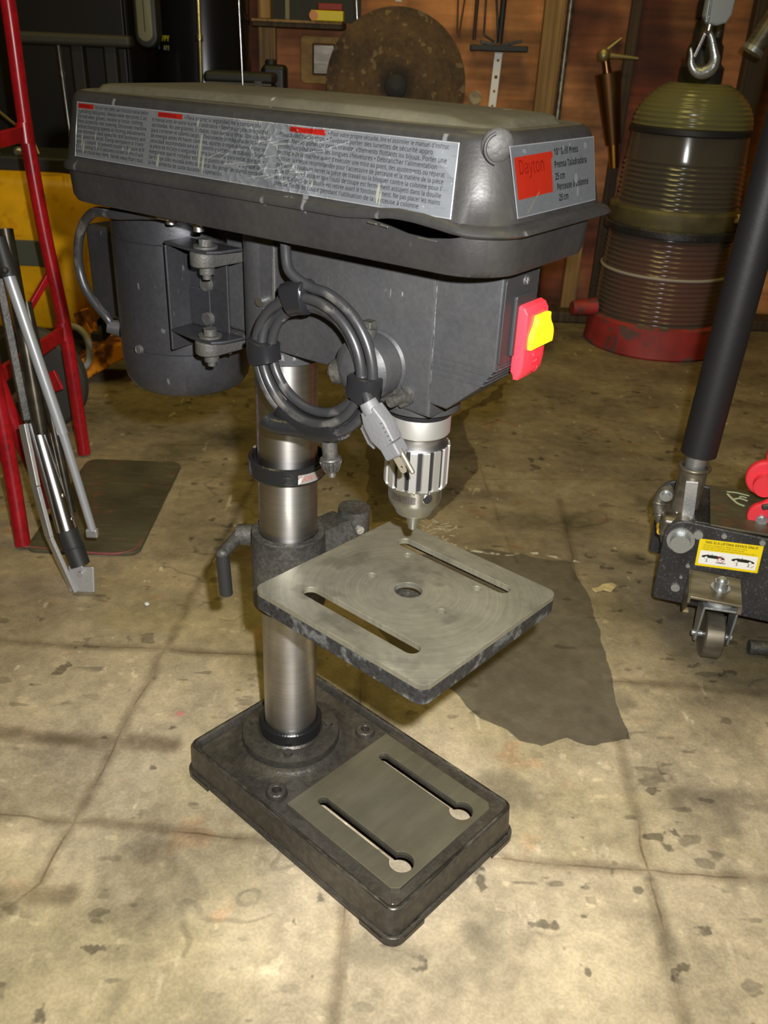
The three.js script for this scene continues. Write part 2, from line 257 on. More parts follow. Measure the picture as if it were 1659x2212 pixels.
function slabFloor(u0, u1, d0, d1, w, h) {
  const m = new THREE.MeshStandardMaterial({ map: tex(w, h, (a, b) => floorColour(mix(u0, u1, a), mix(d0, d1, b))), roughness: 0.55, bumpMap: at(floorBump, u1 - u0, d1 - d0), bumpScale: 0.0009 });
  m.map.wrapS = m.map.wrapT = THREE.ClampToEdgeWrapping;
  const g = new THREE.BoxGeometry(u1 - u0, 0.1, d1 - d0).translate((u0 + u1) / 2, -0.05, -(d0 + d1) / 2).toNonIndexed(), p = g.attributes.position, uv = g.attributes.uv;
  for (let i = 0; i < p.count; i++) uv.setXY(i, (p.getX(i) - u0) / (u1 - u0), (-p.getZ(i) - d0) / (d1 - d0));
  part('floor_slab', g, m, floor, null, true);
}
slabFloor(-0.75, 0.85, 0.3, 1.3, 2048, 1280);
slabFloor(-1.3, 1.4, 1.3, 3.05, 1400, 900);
M.floorPlain = std(lin(0.28, 0.22, 0.13), 0.6);
for (const [a, b, c, d] of [[-3, -0.75, -2.6, 1.3], [0.85, 3, -2.6, 1.3], [-0.75, 0.85, -2.6, 0.3], [-3, -1.3, 1.3, 3.05], [1.4, 3, 1.3, 3.05]]) part('floor_slab', new THREE.BoxGeometry(b - a, 0.1, d - c).translate((a + b) / 2, -0.05, -(c + d) / 2), M.floorPlain, floor);

const room = (n) => { const o = new THREE.Group(); o.name = n; structure(o); o.position.copy(B(0, 0, 0)); o.rotation.y = YAW; scene.add(o); return o; };
M.wallPlain = std(lin(0.16, 0.12, 0.08), 0.85);
M.plaster = std(lin(0.30, 0.28, 0.24), 0.9);
const plyTex = (s, r, g, b, red) => tex(1024, 512, (u, v) => {
  const grain = fbm(u * 5, v * 70, s, 4), wide = fbm(u * 3, v * 9, s + 3, 4), n = fbm(u * 14, v * 14, s + 5, 4), st = sstep(0.50, 0.68, fbm(u * 3.2, v * 2.6, s + 8, 4)) * red, knot = sstep(0.8, 0.9, fbm(u * 9, v * 7, s + 12, 3));
  const k = 0.6 + grain * 0.38 + (wide - 0.5) * 0.7 + (n - 0.5) * 0.42;
  return [mix(r, r * 0.62, st) * k * (1 - 0.5 * knot), mix(g, g * 0.40, st) * k * (1 - 0.55 * knot), mix(b, b * 0.42, st) * k * (1 - 0.5 * knot)];
});
M.ply = [plyTex(301, 206, 140, 88, 0.75), plyTex(331, 222, 150, 90, 0.5), plyTex(361, 190, 124, 80, 0.8)].map((t) => std(0xffffff, 0.75, 0, { map: at(t, 0.9, 0.9), bumpMap: at(grainBump, 3), bumpScale: 0.0006 }));
M.stud = std(0xffffff, 0.7, 0, { map: at(tex(256, 1024, (u, v) => { const g = fbm(u * 26, v * 3, 391, 4), n = fbm(u * 5, v * 9, 393, 4), k = 0.6 + g * 0.42 + (n - 0.5) * 0.4; return [188 * k, 146 * k, 88 * k]; }), 6, 0.7) });
M.woodDark = std(0xffffff, 0.75, 0, { map: at(tex(256, 512, (u, v) => { const g = fbm(u * 26, v * 3, 395, 4), k = 0.5 + g * 0.6; return [84 * k, 66 * k, 46 * k]; }), 5, 1) });
const WD = 2.95;
{
  const w = room('wall_back');
  part('sheathing', new THREE.BoxGeometry(6.2, 3.3, 0.08).translate(0, 1.6, -(WD + 0.06)), M.wallPlain, w);
  const seams = [-1.9, -0.98, -0.42, 0.472, 0.66, 1.02, 1.75, 2.6];
  for (let i = 0; i + 1 < seams.length; i++) for (const [y0, y1] of [[0.0, 1.9]]) {
    const a = seams[i] + 0.0025, b = seams[i + 1] - 0.0025;
    part('plywood_panel', box(b - a, y1 - y0, 0.014, 0.001, (a + b) / 2, (y0 + y1) / 2, -(WD - 0.013 + rr(0, 0.004))), M.ply[(i * 2) % 3], w);
  }
  const stud = (a, b, y0, y1, m, t = 0.03) => part('stud', box(b - a, y1 - y0, t, 0.003, (a + b) / 2, (y0 + y1) / 2, -(WD - 0.02 - t / 2)), m, w);
  stud(0.392, 0.449, 0.0, 1.9, M.stud, 0.035);
  stud(0.546, 0.592, 0.0, 0.42, M.stud, 0.05);
  stud(0.640, 0.672, 0.0, 1.9, M.woodDark, 0.02);
  stud(-0.425, -0.375, 0.0, 1.9, M.stud, 0.03);
  stud(0.985, 1.05, 0.0, 1.9, M.woodDark, 0.04);
  part('sill_board', box(5.9, 0.035, 0.1, 0.008, 0, 0.0175, -2.87), M.woodDark, w);
  const l = room('wall_left'); part('sheathing', new THREE.BoxGeometry(0.12, 3.3, 5.8).translate(-3.06, 1.6, -0.2), M.wallPlain, l);
  const r = room('wall_right'); part('sheathing', new THREE.BoxGeometry(0.12, 3.3, 5.8).translate(3.06, 1.6, -0.2), M.wallPlain, r);
  const f = room('wall_front'); part('sheathing', new THREE.BoxGeometry(6.2, 3.3, 0.12).translate(0, 1.6, 2.66), M.wallPlain, f);
  const c = room('ceiling'); part('deck', new THREE.BoxGeometry(6.3, 0.12, 6.0).translate(0, 3.26, -0.2), M.plaster, c);
}
// high-bay lamps under the ceiling give the yellow room light
{
  const place = [[-1.2, 0.6], [1.0, 0.4], [0.1, 1.9]];
  const words = ['yellow ceiling lamp to the left above the hand truck', 'yellow ceiling lamp to the right above the floor jack', 'yellow ceiling lamp above the floor behind the drill press'];
  place.forEach(([u, d], i) => {
    const t = thingB('ceiling_lamp', words[i], 'lamp', u, d, 0, 'ceiling lamps', 2.95);
    part('housing', box(0.62, 0.1, 0.62, 0.01, 0, 0.19, 0), M.plaster, t);
    part('stem', box(0.08, 0.06, 0.08, 0.005, 0, 0.245, 0), M.satin, t);
    part('diffuser', box(0.58, 0.012, 0.58, 0.003, 0, 0.134, 0), new THREE.MeshStandardMaterial({ color: 0x111111, emissive: LAMP.colour, emissiveIntensity: 1.2, roughness: 0.6 }), t);
    const a = new THREE.RectAreaLight(LAMP.colour, LAMP.power, 0.56, 0.56); a.position.copy(B(u, 3.07, d)); a.rotation.set(-Math.PI / 2, 0, 0); scene.add(a);
  });
}
// ---------------------------------------------------------------- the drill press
const press = thing('drill_press', 'black bench drill press with steel column, square table and foil safety labels', 'drill press', V(0, 0, 0));
const HY = 0.1212;                                            // the head is swung by this on the column
const H = (g) => g.rotateY(HY);
const hp = (name, geoms, mat, parent = press, label, keep) => { geoms = (Array.isArray(geoms) ? geoms : [geoms]).map((g) => H(keep ? clean(g) : uvBox(clean(g)))); return part(name, geoms, mat, parent, label, true); };
// --- base casting
{
  const xb = -0.070, xf = 0.2557, w = 0.0971, L = xf - xb, cx = (xb + xf) / 2;
  const geo = [];
  // side walls with rim
  const rim = loft([{ y: 0.011, x0: xb - 0.002, x1: xf + 0.002, z: w + 0.002, r: 0.013 }, { y: 0.0438, x0: xb, x1: xf, z: w, r: 0.012 }, { y: 0.0466, x0: xb + 0.0006, x1: xf - 0.0006, z: w - 0.0006, r: 0.011 }, { y: 0.0477, x0: xb + 0.0022, x1: xf - 0.0022, z: w - 0.0022, r: 0.010 },
    { y: 0.0472, x0: xb + 0.0040, x1: xf - 0.0040, z: w - 0.0040, r: 0.009 }, { y: 0.0452, x0: xb + 0.0056, x1: xf - 0.0056, z: w - 0.0056, r: 0.0085 }, { y: 0.040, x0: xb + 0.009, x1: xf - 0.007, z: w - 0.008, r: 0.008 }, { y: 0.030, x0: xb + 0.010, x1: xf - 0.008, z: w - 0.009, r: 0.008 }], { crease: 0.9 });
  geo.push(rim);
  // foot flange: a lip along the bottom, thicker pads at the corners
  const foot = rrect(L + 0.0116, 2 * w + 0.0094, 0.016, cx, 0); foot.holes.push(rrect(L - 0.014, 2 * w - 0.014, 0.012, cx, 0));
  geo.push(slab(foot, 0.0052, 0.0125, 0.003, 3));
  for (const sx of [-1, 1]) for (const sz of [-1, 1]) {
    const px = sx > 0 ? xf + 0.0058 : xb - 0.0058, pz = sz * (w + 0.0047), a = 0.046, r = 0.016, s = new THREE.Shape();
    const q = (x, z) => [px - sx * x, -(pz - sz * z)], seq = [[r, 0], [a, 0], [a - 0.006, 0.011], [0.011, 0.011], [0.011, a - 0.006], [0, a], [0, r]];
    seq.forEach(([x, z], i) => { const c = q(x, z); i ? s.lineTo(...c) : s.moveTo(...c); });
    for (let i = 1; i <= 6; i++) { const t = i / 6 * Math.PI / 2, c = q(r - r * Math.cos(t), r - r * Math.sin(t)); s.lineTo(...c); }
    geo.push(slab(s, 0.0, 0.0125, 0.0022, 3));
  }
  // front deck with the two keyhole slots, rear deck with the bolt holes
  const key = (z) => { const p = new THREE.Path(), r = 0.0058, R = 0.0128, x0 = 0.107, x1 = 0.2206, a = Math.asin(r / R); p.absarc(x0, -z, r, Math.PI / 2, Math.PI * 1.5, false); p.absarc(x1, -z, R, Math.PI + a, Math.PI - a + 2 * Math.PI, false); p.closePath(); return p; };
  const fd = rrect(xf - 0.081 - 0.002, 2 * w - 0.004, 0.010, (xf + 0.081) / 2 - 0.001, 0); fd.holes.push(key(0.0479), key(-0.0479));
  geo.push(slab(fd, 0.0400, 0.0447, 0.0004));
  const rd = rrect(0.0815 - xb - 0.008, 2 * w - 0.016, 0.004, (0.0815 + xb + 0.008) / 2 - 0.001, 0); for (const z of [0.070, -0.070]) rd.holes.push(hole(0.0551, z, 0.0052));
  geo.push(slab(rd, 0.031, 0.0385, 0.0006));
  for (const z of [0.070, -0.070]) geo.push(lathe([[0.0050, 0.03], [0.0050, 0.0436], [0.0056, 0.0444], [0.0098, 0.0446], [0.0112, 0.0436], [0.0122, 0.0385], [0.014, 0.037]], 40).translate(0.0551, 0, z));
  geo.push(lathe([[0.030, 0.038], [0.076, 0.0383], [0.068, 0.0395], [0.0622, 0.0425], [0.060, 0.0445], [0.03, 0.0447]].reverse().map((p) => p), 64, 0.9));
  const base = part('base', geo, M.iron, press, 'heavy dark cast-iron foot plate with raised rim');
  part('worn_rim', loft([{ y: 0.0463, x0: xb + 0.0003, x1: xf - 0.0003, z: w - 0.0003, r: 0.0112 }, { y: 0.0470, x0: xb + 0.0008, x1: xf - 0.0008, z: w - 0.0008, r: 0.011 }, { y: 0.0479, x0: xb + 0.0022, x1: xf - 0.0022, z: w - 0.0022, r: 0.010 }, { y: 0.0474, x0: xb + 0.0038, x1: xf - 0.0038, z: w - 0.0038, r: 0.009 }], { crease: 0.9 }), M.ironWorn, base, 'rubbed bright rim edge');
  const pad = new THREE.Shape([[0.0817, -0.0784], [0.0817, 0.0784], [0.2345, 0.0784], [0.2405, 0.072], [0.2405, -0.072], [0.2345, -0.0784]].map((p) => new THREE.Vector2(p[0], p[1])));
  pad.holes.push(key(0.0479), key(-0.0479));
  part('machined_pad', slab(pad, 0.0440, 0.0489, 0.0005), M.machined, base, 'ground steel-grey working surface with two keyhole slots');
  part('chip_mark', bar(V(0.2385, 0.0462, 0.0800), V(0.2475, 0.0470, 0.0900), 0.0025, 0.0016, 0.0006), M.satin, base);
  // column foot
  const fl = part('column_flange', lathe([[0.0302, 0.0445], [0.0302, 0.058], [0.0363, 0.058], [0.0385, 0.0556], [0.0535, 0.0545], [0.0565, 0.0535], [0.0573, 0.0515], [0.0573, 0.0445], [0.03, 0.0445]].reverse(), 96, 0.6), M.iron, press, 'round black foot holding the column');
  part('collar', lathe([[0.0302, 0.056], [0.0302, 0.0715], [0.0316, 0.0732], [0.0350, 0.0735], [0.0363, 0.0722], [0.0363, 0.056], [0.0302, 0.056]].reverse(), 96, 0.4), M.blackGloss, fl, 'gloss black neck');
  for (const a of [144.9, 45.8, -52.7]) { const t = a * Math.PI / 180; part('bolt', T(hexHead(0.0054, 0.004), 0.0445 * Math.cos(t), 0.0565, 0.0445 * Math.sin(t)), M.iron, fl); }
}
part('column', lathe([[0.0001, 0.05], [0.0294, 0.05], [0.03, 0.0508], [0.03, 0.559], [0.0001, 0.559]], 128).translate(0, 0, 0), M.steel, press, 'bright turned steel column');
{ // give the column a wrapped texture
  const c = press.children.find((o) => o.name === 'column'), p = c.geometry.attributes.position, uv = c.geometry.attributes.uv;
  for (let i = 0; i < p.count; i += 3) { let a0 = null; for (let k = 0; k < 3; k++) { let a = Math.atan2(p.getZ(i + k), p.getX(i + k)); if (a0 === null) a0 = a; if (a - a0 > Math.PI) a -= 2 * Math.PI; if (a - a0 < -Math.PI) a += 2 * Math.PI; uv.setXY(i + k, a / (2 * Math.PI) * 2, p.getY(i + k) * 6); } }
}
{ // stop ring with its sticker
  const ring = part('depth_ring', lathe([[0.0303, 0.391], [0.0303, 0.4015], [0.0345, 0.4015], [0.0355, 0.4085], [0.0372, 0.4092], [0.0389, 0.408], [0.0389, 0.3925], [0.038, 0.391], [0.0303, 0.391]].reverse(), 96, 0.5), M.blackGloss, press, 'glossy black collar with white scuffs on its rim');
  const n = 16, pos = [], uv = [], a0 = -0.93, a1 = 0.33, R = 0.0392, y0 = 0.3935, y1 = 0.4035;          // angles from +z towards +x are measured as atan2(z, x)
  const P = (t, v) => { const a = mix(0.46, -0.40, t); return [R * Math.cos(a), mix(y0, y1, v), R * Math.sin(a)]; };
  for (let i = 0; i < n; i++) { const a = i / n, b = (i + 1) / n; for (const [t, v] of [[a, 0], [b, 0], [b, 1], [a, 0], [b, 1], [a, 1]]) { pos.push(...P(t, v)); uv.push(t, v); } }
  const g = new THREE.BufferGeometry(); g.setAttribute('position', new THREE.Float32BufferAttribute(pos, 3)); g.setAttribute('uv', new THREE.Float32BufferAttribute(uv, 2)); g.computeVertexNormals();
  const t = canvasTex(512, 160, (c, w, h) => { c.fillStyle = '#8b8782'; c.fillRect(0, 0, w, h); c.fillStyle = '#d8d4cc'; c.beginPath(); c.moveTo(0, h); c.lineTo(0, h * 0.5); c.lineTo(90, 20); c.lineTo(40, h * 0.8); c.fill(); c.fillStyle = '#b5452f'; c.font = '110px sans-serif'; c.fillText("DON' T ON", 44, 118, 450); });
  part('warning_sticker', g, std(0xffffff, 0.5, 0.2, { map: t }), ring, 'grey sticker with worn red lettering', true);
  part('paint_chip', [plate4(V(-0.0352, 0.4085, 0.0095), V(-0.0335, 0.4085, 0.014), V(-0.0362, 0.4090, 0.0145), V(-0.0378, 0.4090, 0.01), 0.0008)], M.satinBright, ring);
}
{ // table bracket, clamp and crank
  const br = part('table_bracket', [lathe([[0.0303, 0.235], [0.0303, 0.3230], [0.0315, 0.3240], [0.0372, 0.3238], [0.0383, 0.3228], [0.0390, 0.30], [0.0392, 0.237], [0.0375, 0.235], [0.0303, 0.235]].reverse(), 72, 0.6),
    T(box(0.10, 0.024, 0.036, 0.006), 0.082, 0.292, -0.01), T(cyl(0.019, 0.017, 0.022, 32), 0.1606, 0.301, -0.002),
    extr(poly([[-0.014, 0.284], [-0.014, 0.3125], [0.014, 0.3115], [0.026, 0.296], [0.024, 0.284]]), -0.080, -0.018, 0.004).translate(0, 0, 0)], M.ironRough, press, 'rough cast bracket gripping the column under the table');
  part('clamp_boss', rod(V(0.0045, 0.276, -0.091), V(0.0055, 0.319, -0.092), 0.0185, 0.0178, 32), M.ironRough, br);
  part('clamp_screw', [rod(V(0.0155, 0.300, -0.0865), V(0.0245, 0.300, -0.0835), 0.0046, 0.0046, 20), box(0.0006, 0.0012, 0.009, 0, 0, 0, 0, 1).rotateY(0.32).translate(0.0248, 0.300, -0.0834)], M.satinBright, br);
  const hd = part('crank_handle', [rod(V(-0.036, 0.302, 0.004), V(-0.058, 0.302, 0.022), 0.0125, 0.011, 28), rod(V(-0.056, 0.302, 0.020), V(-0.0485, 0.293, 0.050), 0.0072, 0.0068), new THREE.SphereGeometry(0.0072, 16, 12).translate(-0.0485, 0.293, 0.050)], M.ironRough, br);
  part('crank_grip', [rod(V(-0.0485, 0.293, 0.050), V(-0.048, 0.2425, 0.048), 0.0072, 0.0072), new THREE.SphereGeometry(0.0072, 16, 8).scale(1, 0.3, 1).translate(-0.048, 0.2425, 0.048)], M.blackRubber, br, 'dark cylindrical grip');
}
{ // table
  const s = 0.1027, sh = rrect(2 * s, 2 * s, 0.010); const hl = () => [slot(-0.0605, 0.0605, -0.0682, 0.0080), slot(-0.0605, 0.0605, 0.0690, 0.0080), hole(0, 0.0008, 0.0133), ...[[-0.042, 0.0501], [0.0437, 0.0505], [0.0442, -0.0053], [-0.0412, -0.0048]].map(([x, y]) => hole(x, y, 0.0044))];
  sh.holes.push(...hl());
  const skirt = rrect(2 * s, 2 * s, 0.010); skirt.holes.push(rrect(2 * s - 0.016, 2 * s - 0.016, 0.006));
  const place = (g) => g.applyMatrix4(new THREE.Matrix4().makeRotationFromEuler(new THREE.Euler(-0.0233, 0, -0.0108))).translate(0.1606, 0.3204, -0.0021).rotateY(0.0349);
  const tb = part('table', place(mergeGeometries([slab(skirt, -0.0207, -0.004, 0.0012), slab(rrect(2 * s, 2 * s, 0.010), -0.0052, -0.0049, 0)].slice(0, 1).map(clean))), M.ironEdge, press, 'square tilting work table with chipped grey sides');
  let g = clean(slab(sh, -0.0062, 0, 0.0006)), p = g.attributes.position, uv = g.attributes.uv; for (let i = 0; i < p.count; i++) uv.setXY(i, p.getX(i) / (2 * s) + 0.5, p.getZ(i) / (2 * s) + 0.5);
  part('table_top', place(g), M.tableTop, tb, 'ground steel table top with two slots and a centre hole', true);
}
// --- head casting
{
  const prof = poly([[0.0, 0.636], [0.0, 0.528], [0.078, 0.528], [0.098, 0.526], [0.118, 0.5105], [0.186, 0.5085], [0.186, 0.636]]);
  const head = hp('head', [extr(prof, -0.037, 0.037, 0.0035, 3), lathe([[0.0303, 0.512], [0.0303, 0.56], [0.0001, 0.56], [0.0001, 0.636], [0.0372, 0.636], [0.0372, 0.513], [0.0303, 0.512]].reverse(), 64, 0.5), box(0.06, 0.108, 0.03, 0.004, -0.03, 0.582, 0), T(cyl(0.0345, 0.0345, 0.07, 48), 0.1535, 0.538, 0)], M.casting, press, 'dark grey cast head with a worn front edge');
  hp('rib', [box(0.004, 0.105, 0.003, 0.0012, 0.0205, 0.583, 0.0375)], M.bracketDust, head);
  hp('worn_edge', [box(0.0010, 0.1, 0.0010, 0.0004, 0.1855, 0.572, 0.0364)], M.ironEdge, head, 'bare metal line along the front corner');
  hp('pivot_pin', [between(cyl(0.0042, 0.0042, 0.006, 20), V(0.006, 0.571, 0.036), V(0.006, 0.571, 0.042))], M.satin, head);
  // feed hub
  const hub = hp('feed_hub', [lathe([[0.001, 0.032], [0.013, 0.032], [0.0185, 0.030], [0.0255, 0.024], [0.0265, 0.018], [0.0265, 0.004], [0.0285, 0.002], [0.0285, 0]].reverse(), 56, 0.6).rotateX(Math.PI / 2).translate(0.1335, 0.543, 0.036)], M.casting, press, 'round black feed hub behind the coiled cord');
  hp('socket', [rod(V(0.128, 0.552, 0.055), V(0.136, 0.579, 0.055), 0.008, 0.0075, 24), box(0.0095, 0.006, 0.0095, 0.001, 0.1365, 0.580, 0.055)], M.ironRough, hub);
  hp('socket', [rod(V(0.122, 0.540, 0.052), V(0.104, 0.5335, 0.056), 0.012, 0.0105, 28), rod(V(0.104, 0.5335, 0.056), V(0.0995, 0.532, 0.057), 0.0045, 0.0042, 16)], M.ironRough, hub);
  // depth stop bolt
  const st = hp('stop_bolt', [rod(V(0.1625, 0.5225, 0.037), V(0.1625, 0.5225, 0.058), 0.0045, 0.0045, 20)], M.ironRough, press);
  hp('nut', [rod(V(0.1625, 0.5225, 0.0365), V(0.1625, 0.5225, 0.043), 0.0092, 0.0092, 6)], M.ironRough, st);
}
{ // spindle nose and chuck
  const X = 0.1535, at0 = (g) => g.translate(X, 0, 0);
  hp('quill_ring', at0(lathe([[0.0001, 0.514], [0.026, 0.514], [0.0275, 0.5125], [0.0275, 0.496], [0.0272, 0.4955]].reverse(), 64)), M.blackGloss, press, 'oily black ring above the quill');
  hp('quill', at0(lathe([[0.001, 0.497], [0.0262, 0.497], [0.0272, 0.496], [0.0275, 0.4945], [0.0275, 0.4800], [0.0268, 0.4788], [0.001, 0.4788]].reverse(), 64)), M.satinBright, press, 'bright steel quill collar');
  const ch = hp('chuck', at0(lathe([[0.001, 0.479], [0.0175, 0.479], [0.0175, 0.4755], [0.0195, 0.4745], [0.0262, 0.4690], [0.0268, 0.468], [0.0268, 0.430], [0.0245, 0.4275], [0.0243, 0.4268], [0.0243, 0.4150], [0.0232, 0.4105], [0.0172, 0.4010], [0.0165, 0.3985], [0.012, 0.3975], [0.0082, 0.3975], [0.0076, 0.396], [0.0038, 0.3802], [0.0031, 0.3796], [0.0001, 0.3796]].reverse(), 72, 0.45)), M.chuckCore, press, 'keyed drill chuck of bright steel');
  hp('sleeve', at0(lathe([[0.0001, 0.4678], [0.0266, 0.4678], [0.0270, 0.4672], [0.0270, 0.4312], [0.0266, 0.4305], [0.0001, 0.4305]].reverse(), 72)), M.steelGapShade, ch, 'fluted chuck sleeve, darkened for the shade between its flutes');  // dark core colour paints in the shaded gaps between the flutes
  for (let i = 0; i < 16; i++) { const a = i / 16 * Math.PI * 2 + 0.09; part('sleeve_flute', uvBox(clean(extr(poly([[-0.0036, 0.0262], [-0.0030, 0.0286], [0.0030, 0.0286], [0.0036, 0.0262]]), -0.0185, 0.0195, 0.0006).rotateX(Math.PI / 2).rotateY(a).translate(X, 0.4492, 0).rotateY(HY))), M.satinBright, ch, null, true); }
  const teeth = []; for (let i = 0; i < 34; i++) { const a = i / 34 * Math.PI * 2; teeth.push(new THREE.ConeGeometry(0.0021, 0.0055, 4).rotateX(Math.PI).rotateX(0.42).translate(0, 0.4282, 0.0262).rotateY(a)); }
  hp('gear_teeth', teeth.map(at0), M.satin, ch);
  hp('key_hole', [rod(V(0.1535 + 0.0205, 0.4213, 0.0112), V(0.1535 + 0.0222, 0.4213, 0.0122), 0.0038, 0.0038, 24)], M.dark, ch);
  hp('key_rim', [new THREE.TorusGeometry(0.0041, 0.0008, 10, 28).rotateY(Math.atan2(0.0205, 0.0112)).translate(0.1535 + 0.0214, 0.4213, 0.0117)], M.chrome, ch);
  // maker's fine print round the body
  const P = (t, v) => { const a = mix(2.25, 0.95, t); return [X + 0.02445 * Math.cos(a), mix(0.4165, 0.4235, v), 0.02445 * Math.sin(a)]; }, pos = [], uv = [];
  for (let i = 0; i < 12; i++) for (const [t, v] of [[i / 12, 0], [(i + 1) / 12, 0], [(i + 1) / 12, 1], [i / 12, 0], [(i + 1) / 12, 1], [i / 12, 1]]) { pos.push(...P(t, v)); uv.push(t, v); }
  const g = new THREE.BufferGeometry(); g.setAttribute('position', new THREE.Float32BufferAttribute(pos, 3)); g.setAttribute('uv', new THREE.Float32BufferAttribute(uv, 2)); g.computeVertexNormals();
  hp('engraving', g, new THREE.MeshStandardMaterial({ metalness: 1, roughness: 0.4, map: canvasTex(512, 128, (c) => { c.fillStyle = '#a9a8a5'; c.fillRect(0, 0, 512, 128); c.fillStyle = '#4d4b4b'; c.font = '38px sans-serif'; c.fillText('1-13mm  JT33', 150, 50); c.fillText('1/2"', 240, 96); }) }), ch, null, true);
}
{ // switch box
  const bx = hp('switch_box', [extr(poly([[0.184, 0.640], [0.184, 0.5215], [0.2016, 0.5205], [0.2300, 0.5455], [0.2415, 0.5620], [0.2415, 0.640]]), -0.020, 0.0365, 0.0012, 2)], M.casting, press, 'grey switch housing with ribbed lower edge');
  for (let i = 0; i < 4; i++) { const y = 0.5613 - i * 0.0046, x1 = 0.2420 - i * 0.0033; hp('ridge', [box(x1 - 0.187, 0.0013, 0.0012, 0.0004, (x1 + 0.187) / 2, y, 0.0366), box(0.0014, 0.0013, 0.056, 0.0004, x1 + 0.0003, y, 0.0085)], M.casting, bx); }
  hp('bezel', [extr(rrect(0.050, 0.064, 0.003, 0, 0), 0, 0.0012, 0.0005).rotateY(Math.PI / 2).translate(0.2414, 0.5965, 0.0085)], M.blackRubber, bx, 'flat dark switch plate');
  hp('bezel_recess', [extr(rrect(0.027, 0.046, 0.002, 0, 0), 0, 0.0030, 0.0008).rotateY(Math.PI / 2).translate(0.2424, 0.592, 0.0065)], M.blackRubber, bx);
  const sc = hp('screw', [rod(V(0.2424, 0.6243, 0.0045), V(0.2440, 0.6243, 0.0045), 0.0042, 0.0038, 24)], M.casting, bx);
  hp('cross_mark', [box(0.0004, 0.0008, 0.0044, 0, 0.2441, 0.6243, 0.0045, 1).translate(0, 0, 0), box(0.0004, 0.0044, 0.0008, 0, 0.2441, 0.6243, 0.0045, 1)], M.satinBright, bx);
  // red paddle with a yellow safety key
  const pad = extr(poly([[0.2430, 0.6070], [0.2460, 0.6080], [0.2500, 0.6065], [0.2530, 0.6020], [0.2535, 0.5900], [0.2535, 0.5640], [0.2525, 0.5555], [0.2500, 0.5505], [0.2460, 0.5500], [0.2450, 0.5540], [0.2430, 0.5560]]), -0.0195, 0.0160, 0.0022, 3);
  const sw = hp('switch_paddle', pad, M.redVivid, press, 'red stop paddle');
  const kshape = new THREE.Shape(); kshape.moveTo(-0.0105, 0.5745); kshape.lineTo(0.0240, 0.5745); kshape.bezierCurveTo(0.0255, 0.5820, 0.0248, 0.5860, 0.0190, 0.5915); kshape.bezierCurveTo(0.0165, 0.5940, 0.0160, 0.596, 0.0158, 0.5995); kshape.lineTo(-0.0040, 0.5995); kshape.bezierCurveTo(-0.0042, 0.596, -0.0050, 0.5940, -0.0068, 0.5915); kshape.bezierCurveTo(-0.0118, 0.5860, -0.0125, 0.5820, -0.0105, 0.5745);
  hp('safety_key', [extr(kshape, 0, 0.0110, 0.0015, 3).rotateY(Math.PI / 2).translate(0.2465, 0, 0)], M.keyYellow, sw, 'bright yellow safety key');
  // raised mark on the paddle
  const arc = (r, a0, a1, y) => new THREE.TorusGeometry(r, 0.00035, 6, 20, a1 - a0).rotateZ(a0).translate(0.001, y, 0);
  hp('embossed_mark', [arc(0.0052, 0.5, 2.9, 0.5662), arc(0.0052, 3.6, 5.9, 0.5590), box(0.011, 0.0005, 0.0006, 0, 0.001, 0.5600, 0, 1)].map((g) => clean(g).rotateY(Math.PI / 2).translate(0.2535, 0, -0.004)), M.red, sw);
  const lt = canvasTex(256, 96, (c) => { c.fillStyle = '#e01f33'; c.fillRect(0, 0, 256, 96); c.fillStyle = '#ff6a72'; c.font = 'bold 74px sans-serif'; c.fillText('STOP', 22, 74, 212); });
  hp('embossed_word', plate4(V(0.2533, 0.5648, 0.0015), V(0.2533, 0.5648, -0.0100), V(0.2533, 0.5612, -0.0100), V(0.2533, 0.5612, 0.0015), 0.0006), std(0xffffff, 0.4, 0, { map: lt }), sw, null, true);
}
